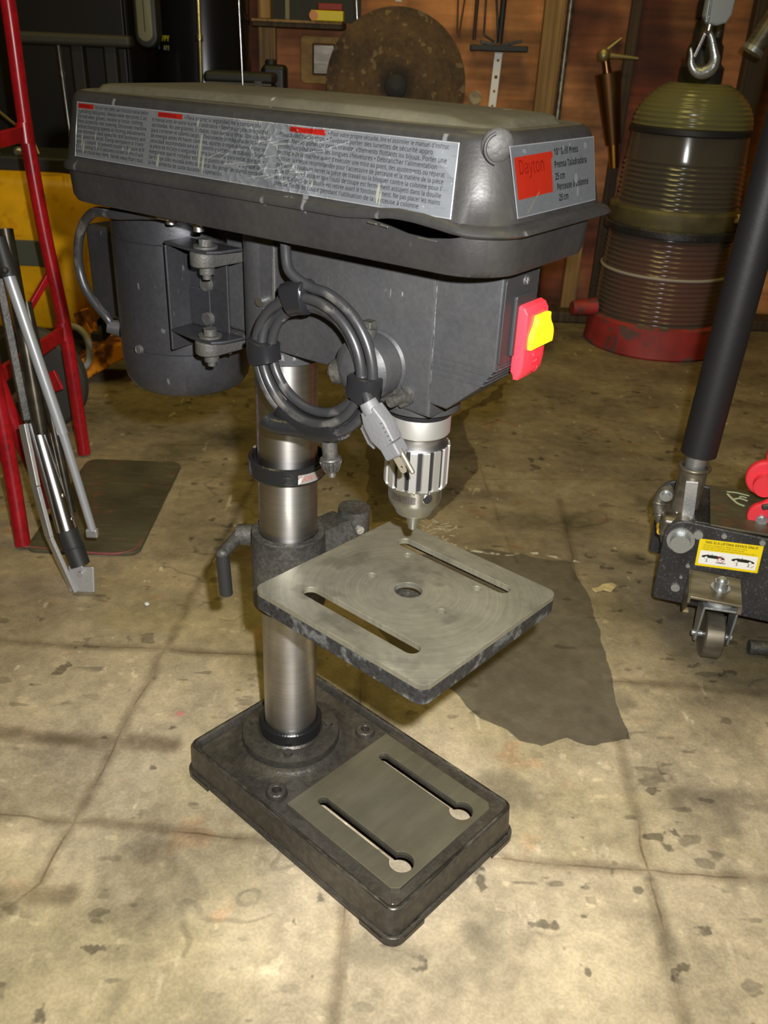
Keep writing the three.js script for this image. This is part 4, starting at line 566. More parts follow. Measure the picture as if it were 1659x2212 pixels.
// --- floor jack on the right
{
  const ju = 0.412, jd = 1.137;
  const jk = thingB('floor_jack', 'dark grey hammered floor jack with upright foam-covered handle and yellow warning label', 'floor jack', ju, jd, -0.29);
  const side = () => { const s = new THREE.Shape(); s.moveTo(0.010, 0.0475); s.lineTo(0.33, 0.041); s.lineTo(0.33, 0.168); s.lineTo(0.137, 0.1785); s.lineTo(0.030, 0.1835); s.quadraticCurveTo(0.004, 0.1835, -0.002, 0.162); s.lineTo(0.0, 0.056); s.quadraticCurveTo(0.0, 0.0475, 0.010, 0.0475); return s; };
  part('side_plate', extr(side(), -0.006, 0, 0.0015), M.hammer, jk, 'near side plate');
  part('side_plate', extr(side(), -0.154, -0.148, 0.0015), M.hammer, jk).position.set(-0.012, -0.004, 0);
  part('cover_plate', [box(0.25, 0.004, 0.140, 0.0012, 0.183, 0.1805, -0.077)], M.wornPlate, jk, 'flat steel cover');
  part('side_gusset', [box(0.028, 0.05, 0.12, 0.002, 0.050, 0.150, -0.085)], M.hammer, jk);
  part('chalk_mark', [tube([V(0.083, 0, -0.130), V(0.097, 0, -0.132), V(0.116, 0, -0.128)], 0.0019, 20, 6), tube([V(0.084, 0, -0.122), V(0.090, 0, -0.108), V(0.098, 0, -0.094), V(0.108, 0, -0.088)], 0.0022, 20, 6), tube([V(0.092, 0, -0.106), V(0.102, 0, -0.113), V(0.113, 0, -0.108)], 0.0022, 20, 6), tube([V(0.101, 0, -0.112), V(0.104, 0, -0.121), V(0.112, 0, -0.119)], 0.002, 20, 6)].map((g) => g.scale(1, 0.3, 1).translate(0, 0.1828, 0)), std(lin(0.50, 0.56, 0.36), 0.9), jk);
  part('pivot_bolt', [rod(V(0.0225, 0.1517, -0.004), V(0.0225, 0.1517, 0.013), 0.0150, 0.0140, 28), rod(V(0.0225, 0.1535, -0.002), V(0.0225, 0.1535, 0.0035), 0.0205, 0.0195, 28)], M.galv, jk, 'large round pivot pin');
  for (const [x, y, r] of [[0.0445, 0.1668, 0.0078], [0.0791, 0.1722, 0.0044], [0.1307, 0.1722, 0.0048], [0.030, 0.0735, 0.0075], [0.0402, 0.1139, 0.0035], [0.0343, 0.0932, 0.0026]]) part('rivet', [rod(V(x, y, -0.002), V(x, y, 0.0035), r, r * 0.85, 20)], M.galv, jk);
  // handle socket, handle and foam grip
  const foot = V(0.0222, 0.150, -0.075), up = V(0.0155, 0.48, 0).normalize(), P = (h) => foot.clone().addScaledVector(up, h);
  const rodG = (a, b, r, r2, n) => rod(P(a), P(b), r, r2 ?? r, n ?? 32);
  part('handle_socket', [rodG(0.012, 0.084, 0.0205, 0.0200), new THREE.TorusGeometry(0.0205, 0.0035, 10, 32).rotateX(Math.PI / 2).translate(P(0.088).x, P(0.088).y, P(0.088).z), box(0.050, 0.036, 0.085, 0.010, 0.016, 0.150, -0.075), rod(V(0.0225, 0.152, -0.004), V(0.0225, 0.152, -0.15), 0.0185, 0.0185, 28)], M.greySteel, jk, 'cast socket holding the handle');
  part('flat_bar', bar(V(0.0300, 0.150, -0.050), V(0.0242, 0.225, -0.052), 0.0178, 0.006, 0.001, V(0, 0, 1)), M.alu, jk);
  part('pump_linkage', [tube([V(-0.004, 0.200, -0.075), V(-0.0125, 0.188, -0.075), V(-0.0145, 0.170, -0.073), V(-0.0085, 0.150, -0.070), V(0.001, 0.132, -0.066), V(0.008, 0.116, -0.060)], 0.0088, 40, 16), new THREE.TorusGeometry(0.0092, 0.0024, 8, 24).rotateX(1.35).translate(-0.0145, 0.172, -0.073), new THREE.TorusGeometry(0.0092, 0.0024, 8, 24).rotateX(1.35).rotateZ(0.3).translate(-0.0100, 0.154, -0.071), bar(V(-0.004, 0.148, -0.064), V(0.020, 0.164, -0.06), 0.012, 0.02, 0.004)], M.galvDull, jk, 'rounded release linkage');
  part('linkage_bolt', [rod(V(-0.0075, 0.1935, -0.066), V(-0.0075, 0.1935, -0.054), 0.0105, 0.0095, 24), T(hexHead(0.0072, 0.008).rotateX(Math.PI / 2), -0.0075, 0.1935, -0.052)], M.galv, jk);
  part('release_button', [rod(V(-0.0065, 0.1405, -0.058), V(-0.0055, 0.1400, -0.040), 0.0060, 0.0054, 24)], std(lin(0.75, 0.45, 0.03), 0.4), jk, 'small yellow button');
  part('handle_tube', rodG(0.08, 0.80, 0.0150), M.galv, jk);
  part('foam_grip', [rodG(0.111, 0.760, 0.0258, 0.0250, 40), new THREE.SphereGeometry(0.0243, 24, 10).scale(1, 0.2, 1).translate(P(0.76).x, P(0.76).y, P(0.76).z)], M.foam, jk, 'long black foam sleeve');
  // warning label
  const wl = canvasTex(768, 380, (c, w, h) => {
    c.fillStyle = '#f4d80a'; c.fillRect(0, 0, w, h); c.fillStyle = '#f6f5f0'; c.beginPath(); c.roundRect(34, 158, w - 68, 190, 10); c.fill();
    c.fillStyle = '#16150f'; c.font = 'bold 46px sans-serif'; c.fillText('THIS IS A LIFTING DEVICE ONLY!', 70, 54, 640);
    c.font = '24px sans-serif'; ['• This jack is designed for lifting part of the vehicle.', '• Do not move or dolly the vehicle while on jack.', '• Support the vehicle with jack stands before working under it.'].forEach((t, i) => c.fillText(t, 46, 86 + i * 28, w - 90));
    const car = (x, y) => { c.fillStyle = '#16150f'; c.beginPath(); c.moveTo(x, y + 30); c.quadraticCurveTo(x + 6, y + 8, x + 60, y + 2); c.quadraticCurveTo(x + 120, y - 34, x + 180, y + 2); c.quadraticCurveTo(x + 262, y + 8, x + 282, y + 36); c.lineTo(x + 276, y + 46); c.lineTo(x + 10, y + 42); c.fill();
      c.fillStyle = '#f4f3ee'; c.beginPath(); c.moveTo(x + 72, y); c.quadraticCurveTo(x + 108, y - 22, x + 122, y - 22); c.lineTo(x + 122, y); c.fill(); c.beginPath(); c.moveTo(x + 130, y); c.lineTo(x + 130, y - 22); c.quadraticCurveTo(x + 152, y - 18, x + 172, y); c.fill();
      for (const q of [58, 228]) { c.beginPath(); c.arc(x + q, y + 44, 20, 0, 7); c.fill(); c.strokeStyle = '#6c6a62'; c.lineWidth = 3; c.stroke(); } };
    car(60, 212); car(426, 212); c.fillStyle = '#16150f'; for (const x of [130, 500, 640]) { c.fillRect(x - 3, 268, 8, 42); c.fillRect(x - 16, 306, 34, 5); }
    c.fillRect(246, 304, 120, 9); c.strokeStyle = '#c2342c'; c.lineWidth = 6; c.beginPath(); c.arc(300, 258, 44, 0, 7); c.moveTo(270, 228); c.lineTo(330, 288); c.stroke(); c.beginPath(); c.moveTo(672, 304); c.lineTo(684, 316); c.lineTo(708, 284); c.stroke();
  });
  part('warning_label', plate4(V(0.0479, 0.1610, 0.0003), V(0.1338, 0.1664, 0.0003), V(0.1351, 0.1219, 0.0003), V(0.0495, 0.1167, 0.0003), 0.0005), std(0xffffff, 0.45, 0, { map: wl }), jk, 'yellow and white label with two car pictograms', true);
  // rear caster on its bracket
  part('caster_bracket', [box(0.070, 0.004, 0.080, 0.001, 0.080, 0.108, 0.040), extr(poly([[0, 0.1095], [0.078, 0.1095], [0.078, 0.098], [0.03, 0.056], [0, 0.056]]), -0.002, 0.002, 0.0008).rotateY(-Math.PI / 2).translate(0.045, 0, 0.0), box(0.070, 0.05, 0.004, 0.001, 0.080, 0.085, 0.003), box(0.006, 0.014, 0.006, 0.001, 0.113, 0.101, 0.076)], M.greySteel, jk, 'angled steel bracket above the caster');
  part('caster_nut', [T(cyl(0.0135, 0.0135, 0.002, 28), 0.086, 0.111, 0.042), T(hexHead(0.0105, 0.009), 0.086, 0.1165, 0.042), new THREE.SphereGeometry(0.0078, 20, 12).translate(0.086, 0.1205, 0.042)], M.galv, jk, 'bright domed nut');
  const q = (g) => g.rotateY(0.10).translate(0.0885, 0, 0.042);
  const fork = part('caster', [q(rod(V(0, 0.088, 0), V(0, 0.107, 0), 0.009, 0.009, 16))], M.galv, jk, 'swivel caster wheel');
  part('caster_race', q(lathe([[0.0001, 0.106], [0.025, 0.106], [0.027, 0.101], [0.021, 0.090], [0.0001, 0.090]].reverse(), 48)), M.satinBright, fork);
  part('caster_fork', [q(box(0.046, 0.0035, 0.046, 0.001, 0, 0.0895, 0.004)), ...[-1, 1].map((s) => q(extr((() => { const p = new THREE.Shape(); p.moveTo(-0.019, 0.091); p.lineTo(0.027, 0.091); p.lineTo(0.018, 0.036); p.absarc(0.006, 0.033, 0.0115, 0, -Math.PI, true); p.closePath(); return p; })(), -0.0015, 0.0015, 0.0008).rotateY(-Math.PI / 2).scale(1, 1, 1).translate(s * 0.0225, 0, 0)))], M.galv, fork, 'pressed fork of the caster');
  part('caster_wheel', q(lathe([[0.006, -0.0135], [0.031, -0.0135], [0.0335, -0.0115], [0.0338, 0], [0.0335, 0.0115], [0.031, 0.0135], [0.006, 0.0135]], 48).rotateZ(Math.PI / 2).translate(0, 0.0338, 0.006)), M.greySteel, fork, 'worn metal caster wheel');
  part('caster_axle', q(rod(V(-0.028, 0.0338, 0.006), V(0.028, 0.0338, 0.006), 0.0045, 0.0045, 16)), M.galv, fork);
  // lifting arm in red, at the edge of the photo
  part('lift_arm', [extr((() => { const s = new THREE.Shape(); s.absarc(0.1285, 0.190, 0.0205, 1.9, 5.0); s.lineTo(0.33, 0.175); s.lineTo(0.33, 0.26); s.lineTo(0.150, 0.232); s.closePath(); return s; })(), -0.056, -0.044, 0.003, 3), extr((() => { const s = new THREE.Shape(); s.absarc(0.124, 0.238, 0.0275, 1.3, 4.6); s.lineTo(0.33, 0.205); s.lineTo(0.33, 0.28); s.closePath(); return s; })(), -0.084, -0.070, 0.004, 3), extr((() => { const s = new THREE.Shape(); s.absarc(0.142, 0.266, 0.022, 1.5, 4.2); s.lineTo(0.33, 0.24); s.lineTo(0.33, 0.30); s.closePath(); return s; })(), -0.105, -0.088, 0.004, 3), rod(V(0.124, 0.232, -0.11), V(0.124, 0.232, -0.056), 0.016, 0.016, 28)], M.redVivid, jk, 'bright red lifting arm');
  part('arm_bolt', [rod(V(0.1285, 0.186, -0.045), V(0.1285, 0.186, -0.036), 0.0062, 0.0062, 24), T(hexHead(0.0085, 0.004).rotateX(Math.PI / 2), 0.1285, 0.186, -0.042)], M.galv, jk);
  part('spring', bar(V(0.124, 0.207, -0.040), V(0.16, 0.222, -0.040), 0.006, 0.008, 0.002), M.ironRough, jk);
  for (const z of [0.012, -0.17]) part('front_wheel', rod(V(0.30, 0.045, z - 0.014), V(0.30, 0.045, z + 0.014), 0.045, 0.045, 40), M.ironRough, jk);
}
tag(part('black_pipe', (() => { const a = B(0.546, 0.011, 1.072), b = B(0.80, 0.011, 1.04); return [rod(a, b, 0.0105, 0.0105, 28)]; })(), M.ironRough, scene), 'short dark pipe lying on the floor in front of the jack', 'pipe');

// --- lantern by the wall
{
  const u = 0.795, d = 2.66;
  const ln = thingB('ship_lantern', 'large old ship lantern with ribbed glass lenses, olive dome and scratched red base', 'lantern', u, d);
  const redBase = std(0xffffff, 0.6, 0, { map: at(tex(512, 512, (a, b) => { const n = fbm(a * 5, b * 5, 701, 5, 5), s = sstep(0.52, 0.62, fbm(a * 7, b * 5, 703, 4, [7, 5])), k = 0.7 + n * 0.5; return [mix(170, 104, s) * k, mix(54, 78, s) * k, mix(52, 72, s) * k]; }), 3) });
  part('base', lathe([[0.0001, 0.0], [0.203, 0.0], [0.207, 0.006], [0.204, 0.02], [0.198, 0.075], [0.197, 0.085], [0.189, 0.092], [0.0001, 0.092]], 80), redBase, ln, 'scuffed red base ring');
  part('lug', [rod(V(-0.19, 0.105, 0.02), V(-0.262, 0.100, 0.03), 0.026, 0.020, 24)], redBase, ln);
  const ribs = (r0, r1, y0, y1, n, amp, th) => { const p = []; for (let i = 0; i <= n * 6; i++) { const t = i / (n * 6), f = (t * n) % 1; p.push([mix(r0, r1, t) + amp * (0.5 + 0.5 * Math.cos(f * Math.PI * 2)) ** 2, mix(y0, y1, t)]); } const q = p.slice().reverse().map(([r, y]) => [mix(r0, r1, (y - y0) / (y1 - y0)) - th, y]); return p; };
  const glass = (c, dist) => new THREE.MeshPhysicalMaterial({ color: 0xffffff, roughness: 0.12, transmission: 0.92, thickness: 0.01, ior: 1.5, attenuationColor: c, attenuationDistance: dist, specularIntensity: 1 });
  const gGrey = new THREE.MeshPhysicalMaterial({ color: lin(0.42, 0.37, 0.30), roughness: 0.16, transmission: 0.8, thickness: 0, ior: 1.5 }), gOlive = new THREE.MeshPhysicalMaterial({ color: lin(0.20, 0.19, 0.085), roughness: 0.2, transmission: 0.15, thickness: 0, ior: 1.5 });
  part('lower_lens', lathe(ribs(0.183, 0.181, 0.09, 0.222, 10, 0.004, 0.008), 80, 0.9), gGrey, ln, 'dark ribbed glass with red inside');
  part('lens_band', lathe([[0.186, 0.222], [0.188, 0.2245], [0.188, 0.2275], [0.186, 0.2295], [0.180, 0.2295], [0.180, 0.222], [0.186, 0.222]], 80), std(lin(0.42, 0.38, 0.33), 0.4), ln, 'pale seam round the lens');
  part('lower_lens', lathe(ribs(0.179, 0.176, 0.230, 0.335, 8, 0.004, 0.008), 80, 0.9), gGrey, ln);
  part('red_filter', lathe([[0.0001, 0.095], [0.155, 0.095], [0.155, 0.26], [0.12, 0.31], [0.0001, 0.32]], 64).translate(0.012, 0, 0), std(lin(0.62, 0.035, 0.04), 0.4), ln, 'red inner lens showing through the glass');
  part('flange', [lathe([[0.10, 0.330], [0.186, 0.330], [0.192, 0.334], [0.192, 0.350], [0.188, 0.354], [0.10, 0.354]], 80)], M.hammer, ln, 'grey lower flange');
  const bnd = part('clamp_band', lathe([[0.10, 0.354], [0.184, 0.354], [0.187, 0.362], [0.187, 0.396], [0.182, 0.404], [0.10, 0.404]], 80), std(0xffffff, 0.55, 0.2, { map: at(tex(256, 256, (a, b) => { const n = fbm(a * 5, b * 5, 711, 4, 5), k = 0.6 + n * 0.6; return [118 * k, 108 * k, 74 * k]; }), 4) }), ln, 'olive-brown clamp band');
  part('clamp_bolt', [rod(V(0.120, 0.392, 0.15), V(0.24, 0.388, 0.13), 0.0115, 0.0115, 20), box(0.05, 0.028, 0.04, 0.005, 0.165, 0.372, 0.125)], std(0xffffff, 0.6, 0.2, { map: at(tex(128, 128, (a, b) => { const n = sstep(0.4, 0.6, fbm(a * 6, b * 6, 721, 3, 6)); return [mix(206, 150, n), mix(196, 92, n), mix(168, 48, n)]; }), 8) }), bnd, 'rusty clamp bolt');
  part('upper_lens', lathe(ribs(0.166, 0.161, 0.404, 0.520, 9, 0.0035, 0.008), 80, 0.9), gGrey, ln, 'dark ribbed upper glass');
  part('upper_lens', lathe([[0.162, 0.520], [0.160, 0.53], [0.158, 0.588]], 80), gGrey, ln);
  part('inner_column', lathe([[0.0001, 0.40], [0.105, 0.40], [0.098, 0.60], [0.0001, 0.60]], 48), std(lin(0.03, 0.03, 0.026), 0.5), ln);
  part('gasket', lathe([[0.10, 0.588], [0.158, 0.588], [0.163, 0.592], [0.163, 0.604], [0.158, 0.608], [0.10, 0.608]], 80), M.blackRubber, ln, 'black rubber gasket');
  const dm = []; for (let i = 0; i <= 54; i++) { const t = i / 54, a = t * 1.06, f = (t * 10) % 1; dm.push([0.158 * Math.cos(a) + 0.0022 * (0.5 + 0.5 * Math.cos(f * Math.PI * 2)), 0.608 + 0.104 * Math.sin(a) / Math.sin(1.06)]); }
  part('dome_lens', lathe([[0.0001, 0.607], ...dm, [0.0001, 0.713]], 80, 0.8), gOlive, ln, 'olive glass dome with fine rings');
  part('cap', [lathe([[0.0001, 0.708], [0.056, 0.708], [0.056, 0.750], [0.046, 0.76], [0.044, 0.80], [0.038, 0.81], [0.036, 0.86], [0.0001, 0.86]], 48), T(box(0.05, 0.05, 0.05, 0.008), -0.012, 0.885, 0)], M.blackRubber, ln, 'black top fitting');
  part('cap_rod', [rod(V(-0.028, 0.80, 0.04), V(-0.010, 1.02, 0.03), 0.013, 0.013, 20), rod(V(0.012, 0.82, 0.04), V(0.02, 1.02, 0.03), 0.010, 0.010, 20)], M.ironRough, ln);
}

// --- hoist hook at the top right
{
  const u = 0.567, d = 1.9, hk = thingB('hoist_hook', 'bright steel hoist hook with safety latch hanging from a grey block', 'hook', u, d, 0, null, 0.735);
  const L = (uu, y) => V(uu - u, y - 0.735, 0);
  const pts = [L(0.5660, 0.8190), L(0.5735, 0.8090), L(0.5820, 0.7900), L(0.5885, 0.7710), L(0.5840, 0.7555), L(0.5690, 0.7480), L(0.5545, 0.7515), L(0.5455, 0.7625), L(0.5430, 0.7760), L(0.5395, 0.7870)];
  const rad = [0.0050, 0.0060, 0.0072, 0.0090, 0.0112, 0.0118, 0.0100, 0.0075, 0.0052, 0.0032];
  const cv = new THREE.CatmullRomCurve3(pts), n = 60, m = 16, g = new THREE.TubeGeometry(cv, n, 1, m), p = g.attributes.position;
  for (let i = 0; i <= n; i++) { const t = i / n, c = cv.getPointAt(t), k = t * 9, a = Math.min(8, Math.floor(k)), r = mix(rad[a], rad[a + 1], k - a); for (let j = 0; j <= m; j++) { const q = i * (m + 1) + j; p.setXYZ(q, c.x + (p.getX(q) - c.x) * r, c.y + (p.getY(q) - c.y) * r, c.z + (p.getZ(q) - c.z) * r); } }
  g.computeVertexNormals();
  part('hook', [g, new THREE.SphereGeometry(0.0033, 12, 8).translate(pts[9].x, pts[9].y, 0)], M.galv, hk, 'forged hook');
  part('latch', bar(L(0.5615, 0.8150), L(0.5490, 0.7740), 0.006, 0.003, 0.0012, V(0, 0, 1)), M.satin, hk, 'flat safety latch');
  part('latch_pin', rod(L(0.5635, 0.8150).add(V(0, 0, -0.008)), L(0.5635, 0.8150).add(V(0, 0, 0.008)), 0.0042, 0.0042, 16), M.chrome, hk);
  part('swivel', [rod(L(0.5660, 0.815), L(0.5670, 0.834), 0.0058, 0.0066, 20)], M.satin, hk);
  const sh = new THREE.Shape(); [[0.553, 0.945], [0.606, 0.945], [0.6015, 0.846], [0.594, 0.8325], [0.578, 0.8275], [0.560, 0.830], [0.5515, 0.842]].forEach(([a, b], i) => { const q = L(a, b); i ? sh.lineTo(q.x, q.y) : sh.moveTo(q.x, q.y); }); sh.closePath();
  part('block', extr(sh, -0.012, 0.012, 0.005, 4), std(lin(0.30, 0.33, 0.35), 0.5), hk, 'rounded grey block');
  part('side_strap', bar(L(0.5535, 0.945).add(V(0, 0, 0.012)), L(0.5575, 0.832).add(V(0, 0, 0.012)), 0.007, 0.003, 0.001, V(0, 0, 1)), M.galv, hk);
  part('chain', [rod(L(0.580, 0.94), V(0.013, 2.465, 0), 0.004, 0.004, 12)], M.galv, hk);
}
// grey pipe end at the right edge
{
  const a = B(0.792, 0.788, 2.3), b = B(0.875, 0.955, 2.3);
  const t = thing('grey_pipe', 'grey pipe end slanting in at the upper right corner', 'pipe', a);
  const q = (p) => p.clone().sub(a);
  part('pipe', rod(q(a), q(B(1.62, 2.44, 2.3)), 0.024, 0.024, 32), M.greySteel, t);
  part('collar', rod(q(a).clone(), q(b).multiplyScalar(0.06), 0.0255, 0.0255, 32), M.galv, t);
}

// --- wall and shelf things
{
  const disc = thingB('rusty_disc', 'large round rusty blade hanging on the plywood wall behind the drill press', 'disc', -0.022, 2.865, 0, null, 0.664);
  const rust = std(0xffffff, 0.7, 0.15, { map: tex(1024, 1024, (u, v) => { const x = u - 0.5, y = v - 0.5, r = Math.hypot(x, y), a = Math.atan2(y, x), n = fbm(u * 7, v * 7, 801, 5), f = fbm(u * 50, v * 50, 803, 3), c = fbm(r * 40, a * 3 + 10, 805, 3); let k = 0.6 + n * 0.5 + (f - 0.5) * 0.3 + (c - 0.5) * 0.2; k *= 1 - 0.55 * sstep(0.16, 0.05, r); const w = sstep(0.66, 0.78, fbm(u * 26, v * 26, 807, 3)); return [108 * k + 40 * w, 82 * k + 40 * w, 52 * k + 34 * w]; }) });
  const g = clean(lathe([[0.016, -0.003], [0.198, -0.003], [0.203, -0.0015], [0.203, 0.0015], [0.198, 0.003], [0.016, 0.003], [0.016, -0.003]], 96).rotateX(Math.PI / 2)), p = g.attributes.position, uv = g.attributes.uv;
  for (let i = 0; i < p.count; i++) uv.setXY(i, p.getX(i) / 0.41 + 0.5, p.getY(i) / 0.41 + 0.5);
  part('blade', g, rust, disc, null, true);
  part('hub', [lathe([[0.0001, 0.012], [0.012, 0.012], [0.032, 0.006], [0.033, 0.003], [0.0001, 0.003]].reverse(), 40).rotateX(Math.PI / 2), rod(V(0, 0, -0.062), V(0, 0, 0.016), 0.010, 0.010, 20)], std(lin(0.018, 0.015, 0.012), 0.6), disc, 'dark centre boss');
  tag(part('paper_strip', box(0.018, 0.055, 0.003, 0.0006).rotateY(YAW).translate(...B(-0.024, 0.905, 2.872).toArray()), std(lin(0.72, 0.70, 0.64), 0.7), scene), 'white strip standing above the rusty disc', 'strip');
  tag(part('thin_rod', rod(B(-0.139, 0.83, 2.88), B(-0.150, 0.96, 2.88), 0.0032, 0.0032, 12), M.chrome, scene), 'thin bright rod at the left of the rusty disc', 'rod');
  // bracket strip
  const s = thingB('bracket_strip', 'white perforated metal strip bracket on the wall right of the rusty disc', 'bracket', 0.266, 2.92, 0, null, 0.56);
  const sh = rrect(0.0225, 0.208, 0.002, 0, 0.098); for (const y of [0.182, 0.138, 0.10, 0.06]) sh.holes.push(hole(0.0008, y, y === 0.138 ? 0.0048 : 0.0036));
  part('strip', extr(sh, 0, 0.003, 0.0006).rotateZ(-0.04), std(lin(0.92, 0.91, 0.88), 0.4), s); part('top_lip', box(0.0245, 0.004, 0.012, 0.001, 0.0075, 0.201, 0.006), std(lin(0.8, 0.79, 0.75), 0.4), s);
  const dsc = part('pale_disc', lathe([[0.0001, 0.008], [0.017, 0.008], [0.020, 0.006], [0.020, 0], [0.0001, 0]].reverse(), 40).rotateX(Math.PI / 2).rotateY(YAW).translate(...B(0.2165, 0.640, 2.925).toArray()), std(0xffffff, 0.7, 0, { map: at(tex(128, 128, (a, b) => { const k = 0.7 + 0.5 * fbm(a * 8, b * 8, 811, 4, 8); return [176 * k, 160 * k, 128 * k]; }), 12) }), scene); tag(dsc, 'small pale round plug on the wall beside the bracket strip', 'plug');
  // hanging tools
  const wt = (name, label, segs, mat, u, y) => { const t = thingB(name, label, 'tool', u, 2.915, 0, null, y); segs.forEach(([n, a, b, r, r2]) => part(n, rod(V(a[0] - u, a[1] - y, a[2] || 0), V(b[0] - u, b[1] - y, b[2] || 0), r, r2 ?? r, 12), mat, t)); return t; };
  wt('wire_tongs', 'thin brown wire tongs hanging on the wall', [['wire', [0.142, 0.97], [0.149, 0.806], 0.0028], ['wire', [0.172, 0.97], [0.1545, 0.797], 0.0028]], std(lin(0.12, 0.06, 0.025), 0.6), 0.15, 0.797);
  wt('iron_poker', 'thick dark iron bar hanging beside the wire tongs', [['bar', [0.2, 0.97], [0.199, 0.792], 0.0065, 0.005]], std(lin(0.055, 0.028, 0.018), 0.6), 0.199, 0.792);
  wt('bent_hook_rod', 'bent thin iron hook rod hanging between the dark bars', [['rod', [0.223, 0.97], [0.2265, 0.806], 0.0032], ['hook_end', [0.2265, 0.806], [0.2585, 0.789], 0.0032]], M.ironRough, 0.2265, 0.789);
  const bt = thingB('cross_arm_tool', 'black cross-arm puller tool hanging above the white bracket strip', 'tool', 0.272, 2.91, 0, null, 0.764);
  const q = (a, b) => V(a - 0.272, b - 0.764, 0);
  part('screw_bar', rod(q(0.276, 0.985), q(0.273, 0.787), 0.0095, 0.0085, 20), M.blackRubber, bt); part('screw_bar', rod(q(0.243, 0.97), q(0.268, 0.80), 0.0036, 0.0036, 12), M.ironRough, bt);
  part('arm', bar(q(0.217, 0.788), q(0.270, 0.780), 0.007, 0.009, 0.002), M.ironRough, bt); part('arm', bar(q(0.276, 0.781), q(0.337, 0.794), 0.007, 0.009, 0.002), M.ironRough, bt);
  part('crosshead', [box(0.168, 0.017, 0.016, 0.004, 0, 0.009, 0.01).rotateZ(0.012)], M.blackRubber, bt); part('end_cap', [rod(q(0.190, 0.772), q(0.214, 0.773), 0.0105, 0.009, 20)], M.oldBrass, bt, 'brassy left end');
  // conduit
  tag(part('conduit_pipe', rod(B(0.467, 0.0, 2.92), B(0.467, 1.9, 2.92), 0.0095, 0.0095, 24), M.greySteel, scene), 'grey conduit pipe running up beside the wall stud', 'pipe');
  // brass torch
  const br = thingB('brass_nozzle', 'bronze torch with bright brass tip and lever fitting hanging by the wall stud', 'torch', 0.60, 2.86, 0, null, 0.468);
  const b = (uu, y, z = 0) => V(uu - 0.60, y - 0.468, z);
  part('body', rod(b(0.633, 0.535), b(0.587, 0.724), 0.0225, 0.0375, 36), M.bronze, br, 'dark bronze tapered tube'); part('tip', rod(b(0.6465, 0.470), b(0.633, 0.537), 0.0145, 0.0165, 32), M.brass, br, 'bright brass tip');
  part('neck', rod(b(0.586, 0.722), b(0.575, 0.758), 0.013, 0.011, 24), M.bronze, br); part('ball_fitting', new THREE.SphereGeometry(0.0195, 24, 16).translate(...b(0.568, 0.768).toArray()), M.oldBrass, br);
  part('lever', [rod(b(0.572, 0.778), b(0.612, 0.812), 0.0065, 0.004, 16)], M.oldBrass, br); part('lever', [rod(b(0.58, 0.768), b(0.667, 0.763), 0.0085, 0.0045, 16)], M.oldBrass, br);
  part('hanger', rod(b(0.568, 0.77, -0.005), b(0.568, 0.77, -0.085), 0.004, 0.004, 12), M.ironRough, br);
  // electrical box
  const eb = thingB('outlet_box', 'grey metal outlet box with a tan wooden surround left of the rusty disc', 'box', -0.243, 2.90, 0, null, 0.66);
  const fr = rrect(0.122, 0.124, 0.012, 0.002, 0.062); fr.holes.push(rrect(0.064, 0.082, 0.004, 0.008, 0.064)); part('surround', extr(fr, -0.03, 0.012, 0.003), std(0xffffff, 0.7, 0, { map: at(tex(128, 256, (a, c) => { const k = 0.75 + 0.4 * fbm(a * 5, c * 9, 821, 4); return [176 * k, 138 * k, 76 * k]; }), 8) }), eb);
  part('box', [box(0.06, 0.076, 0.02, 0.002, 0.008, 0.064, -0.004)], M.greySteel, eb);
  // shelf with carton and uprights
  const sf = thingB('wooden_shelf', 'narrow wooden shelf board with pale front edge on the plywood wall', 'shelf', -0.296, 2.83, 0, null, 0.797);
  part('board', box(0.246, 0.018, 0.19, 0.002, 0.0, 0.013, -0.01), M.woodDark, sf); part('front_edge', box(0.246, 0.006, 0.004, 0.001, 0.0, 0.019, 0.087), M.stud, sf);
  const yc = thingB('yellow_carton', 'small yellow carton with an orange end lying on the wooden shelf', 'carton', -0.214, 2.76, 0, null, 0.8195);
  part('carton', box(0.088, 0.0255, 0.05, 0.003, 0, 0.01275, 0), std(lin(0.78, 0.62, 0.01), 0.5), yc); part('end_cap', [rod(V(-0.036, 0.0128, 0.0262), V(-0.036, 0.0128, 0.020), 0.012, 0.012, 24)], std(lin(0.70, 0.26, 0.08), 0.5), yc, 'round orange end');
  tag(part('red_packet', box(0.066, 0.016, 0.04, 0.003).rotateY(YAW).translate(...B(-0.206, 0.854, 2.76).toArray()), std(lin(0.30, 0.03, 0.025), 0.6), scene), 'dull red packet on top of the yellow carton', 'packet');
  tag(part('wood_upright', box(0.030, 0.16, 0.05, 0.002).rotateY(YAW).translate(...B(-0.387, 0.9005, 2.80).toArray()), M.stud, scene), 'orange-brown wooden upright standing at the left end of the shelf', 'wood block');
  tag(part('lath_stick', box(0.012, 0.16, 0.012, 0.001).rotateY(YAW).translate(...B(-0.327, 0.9005, 2.79).toArray()), std(lin(0.25, 0.22, 0.14), 0.7), scene), 'thin pale lath standing on the shelf right of the wooden upright', 'stick');
  tag(part('dark_board', box(0.26, 0.2, 0.012, 0.001).rotateY(YAW).translate(...B(-0.26, 0.9205, 2.90).toArray()), std(lin(0.035, 0.034, 0.026), 0.7), scene), 'dark board leaning at the back of the wooden shelf', 'board');
}
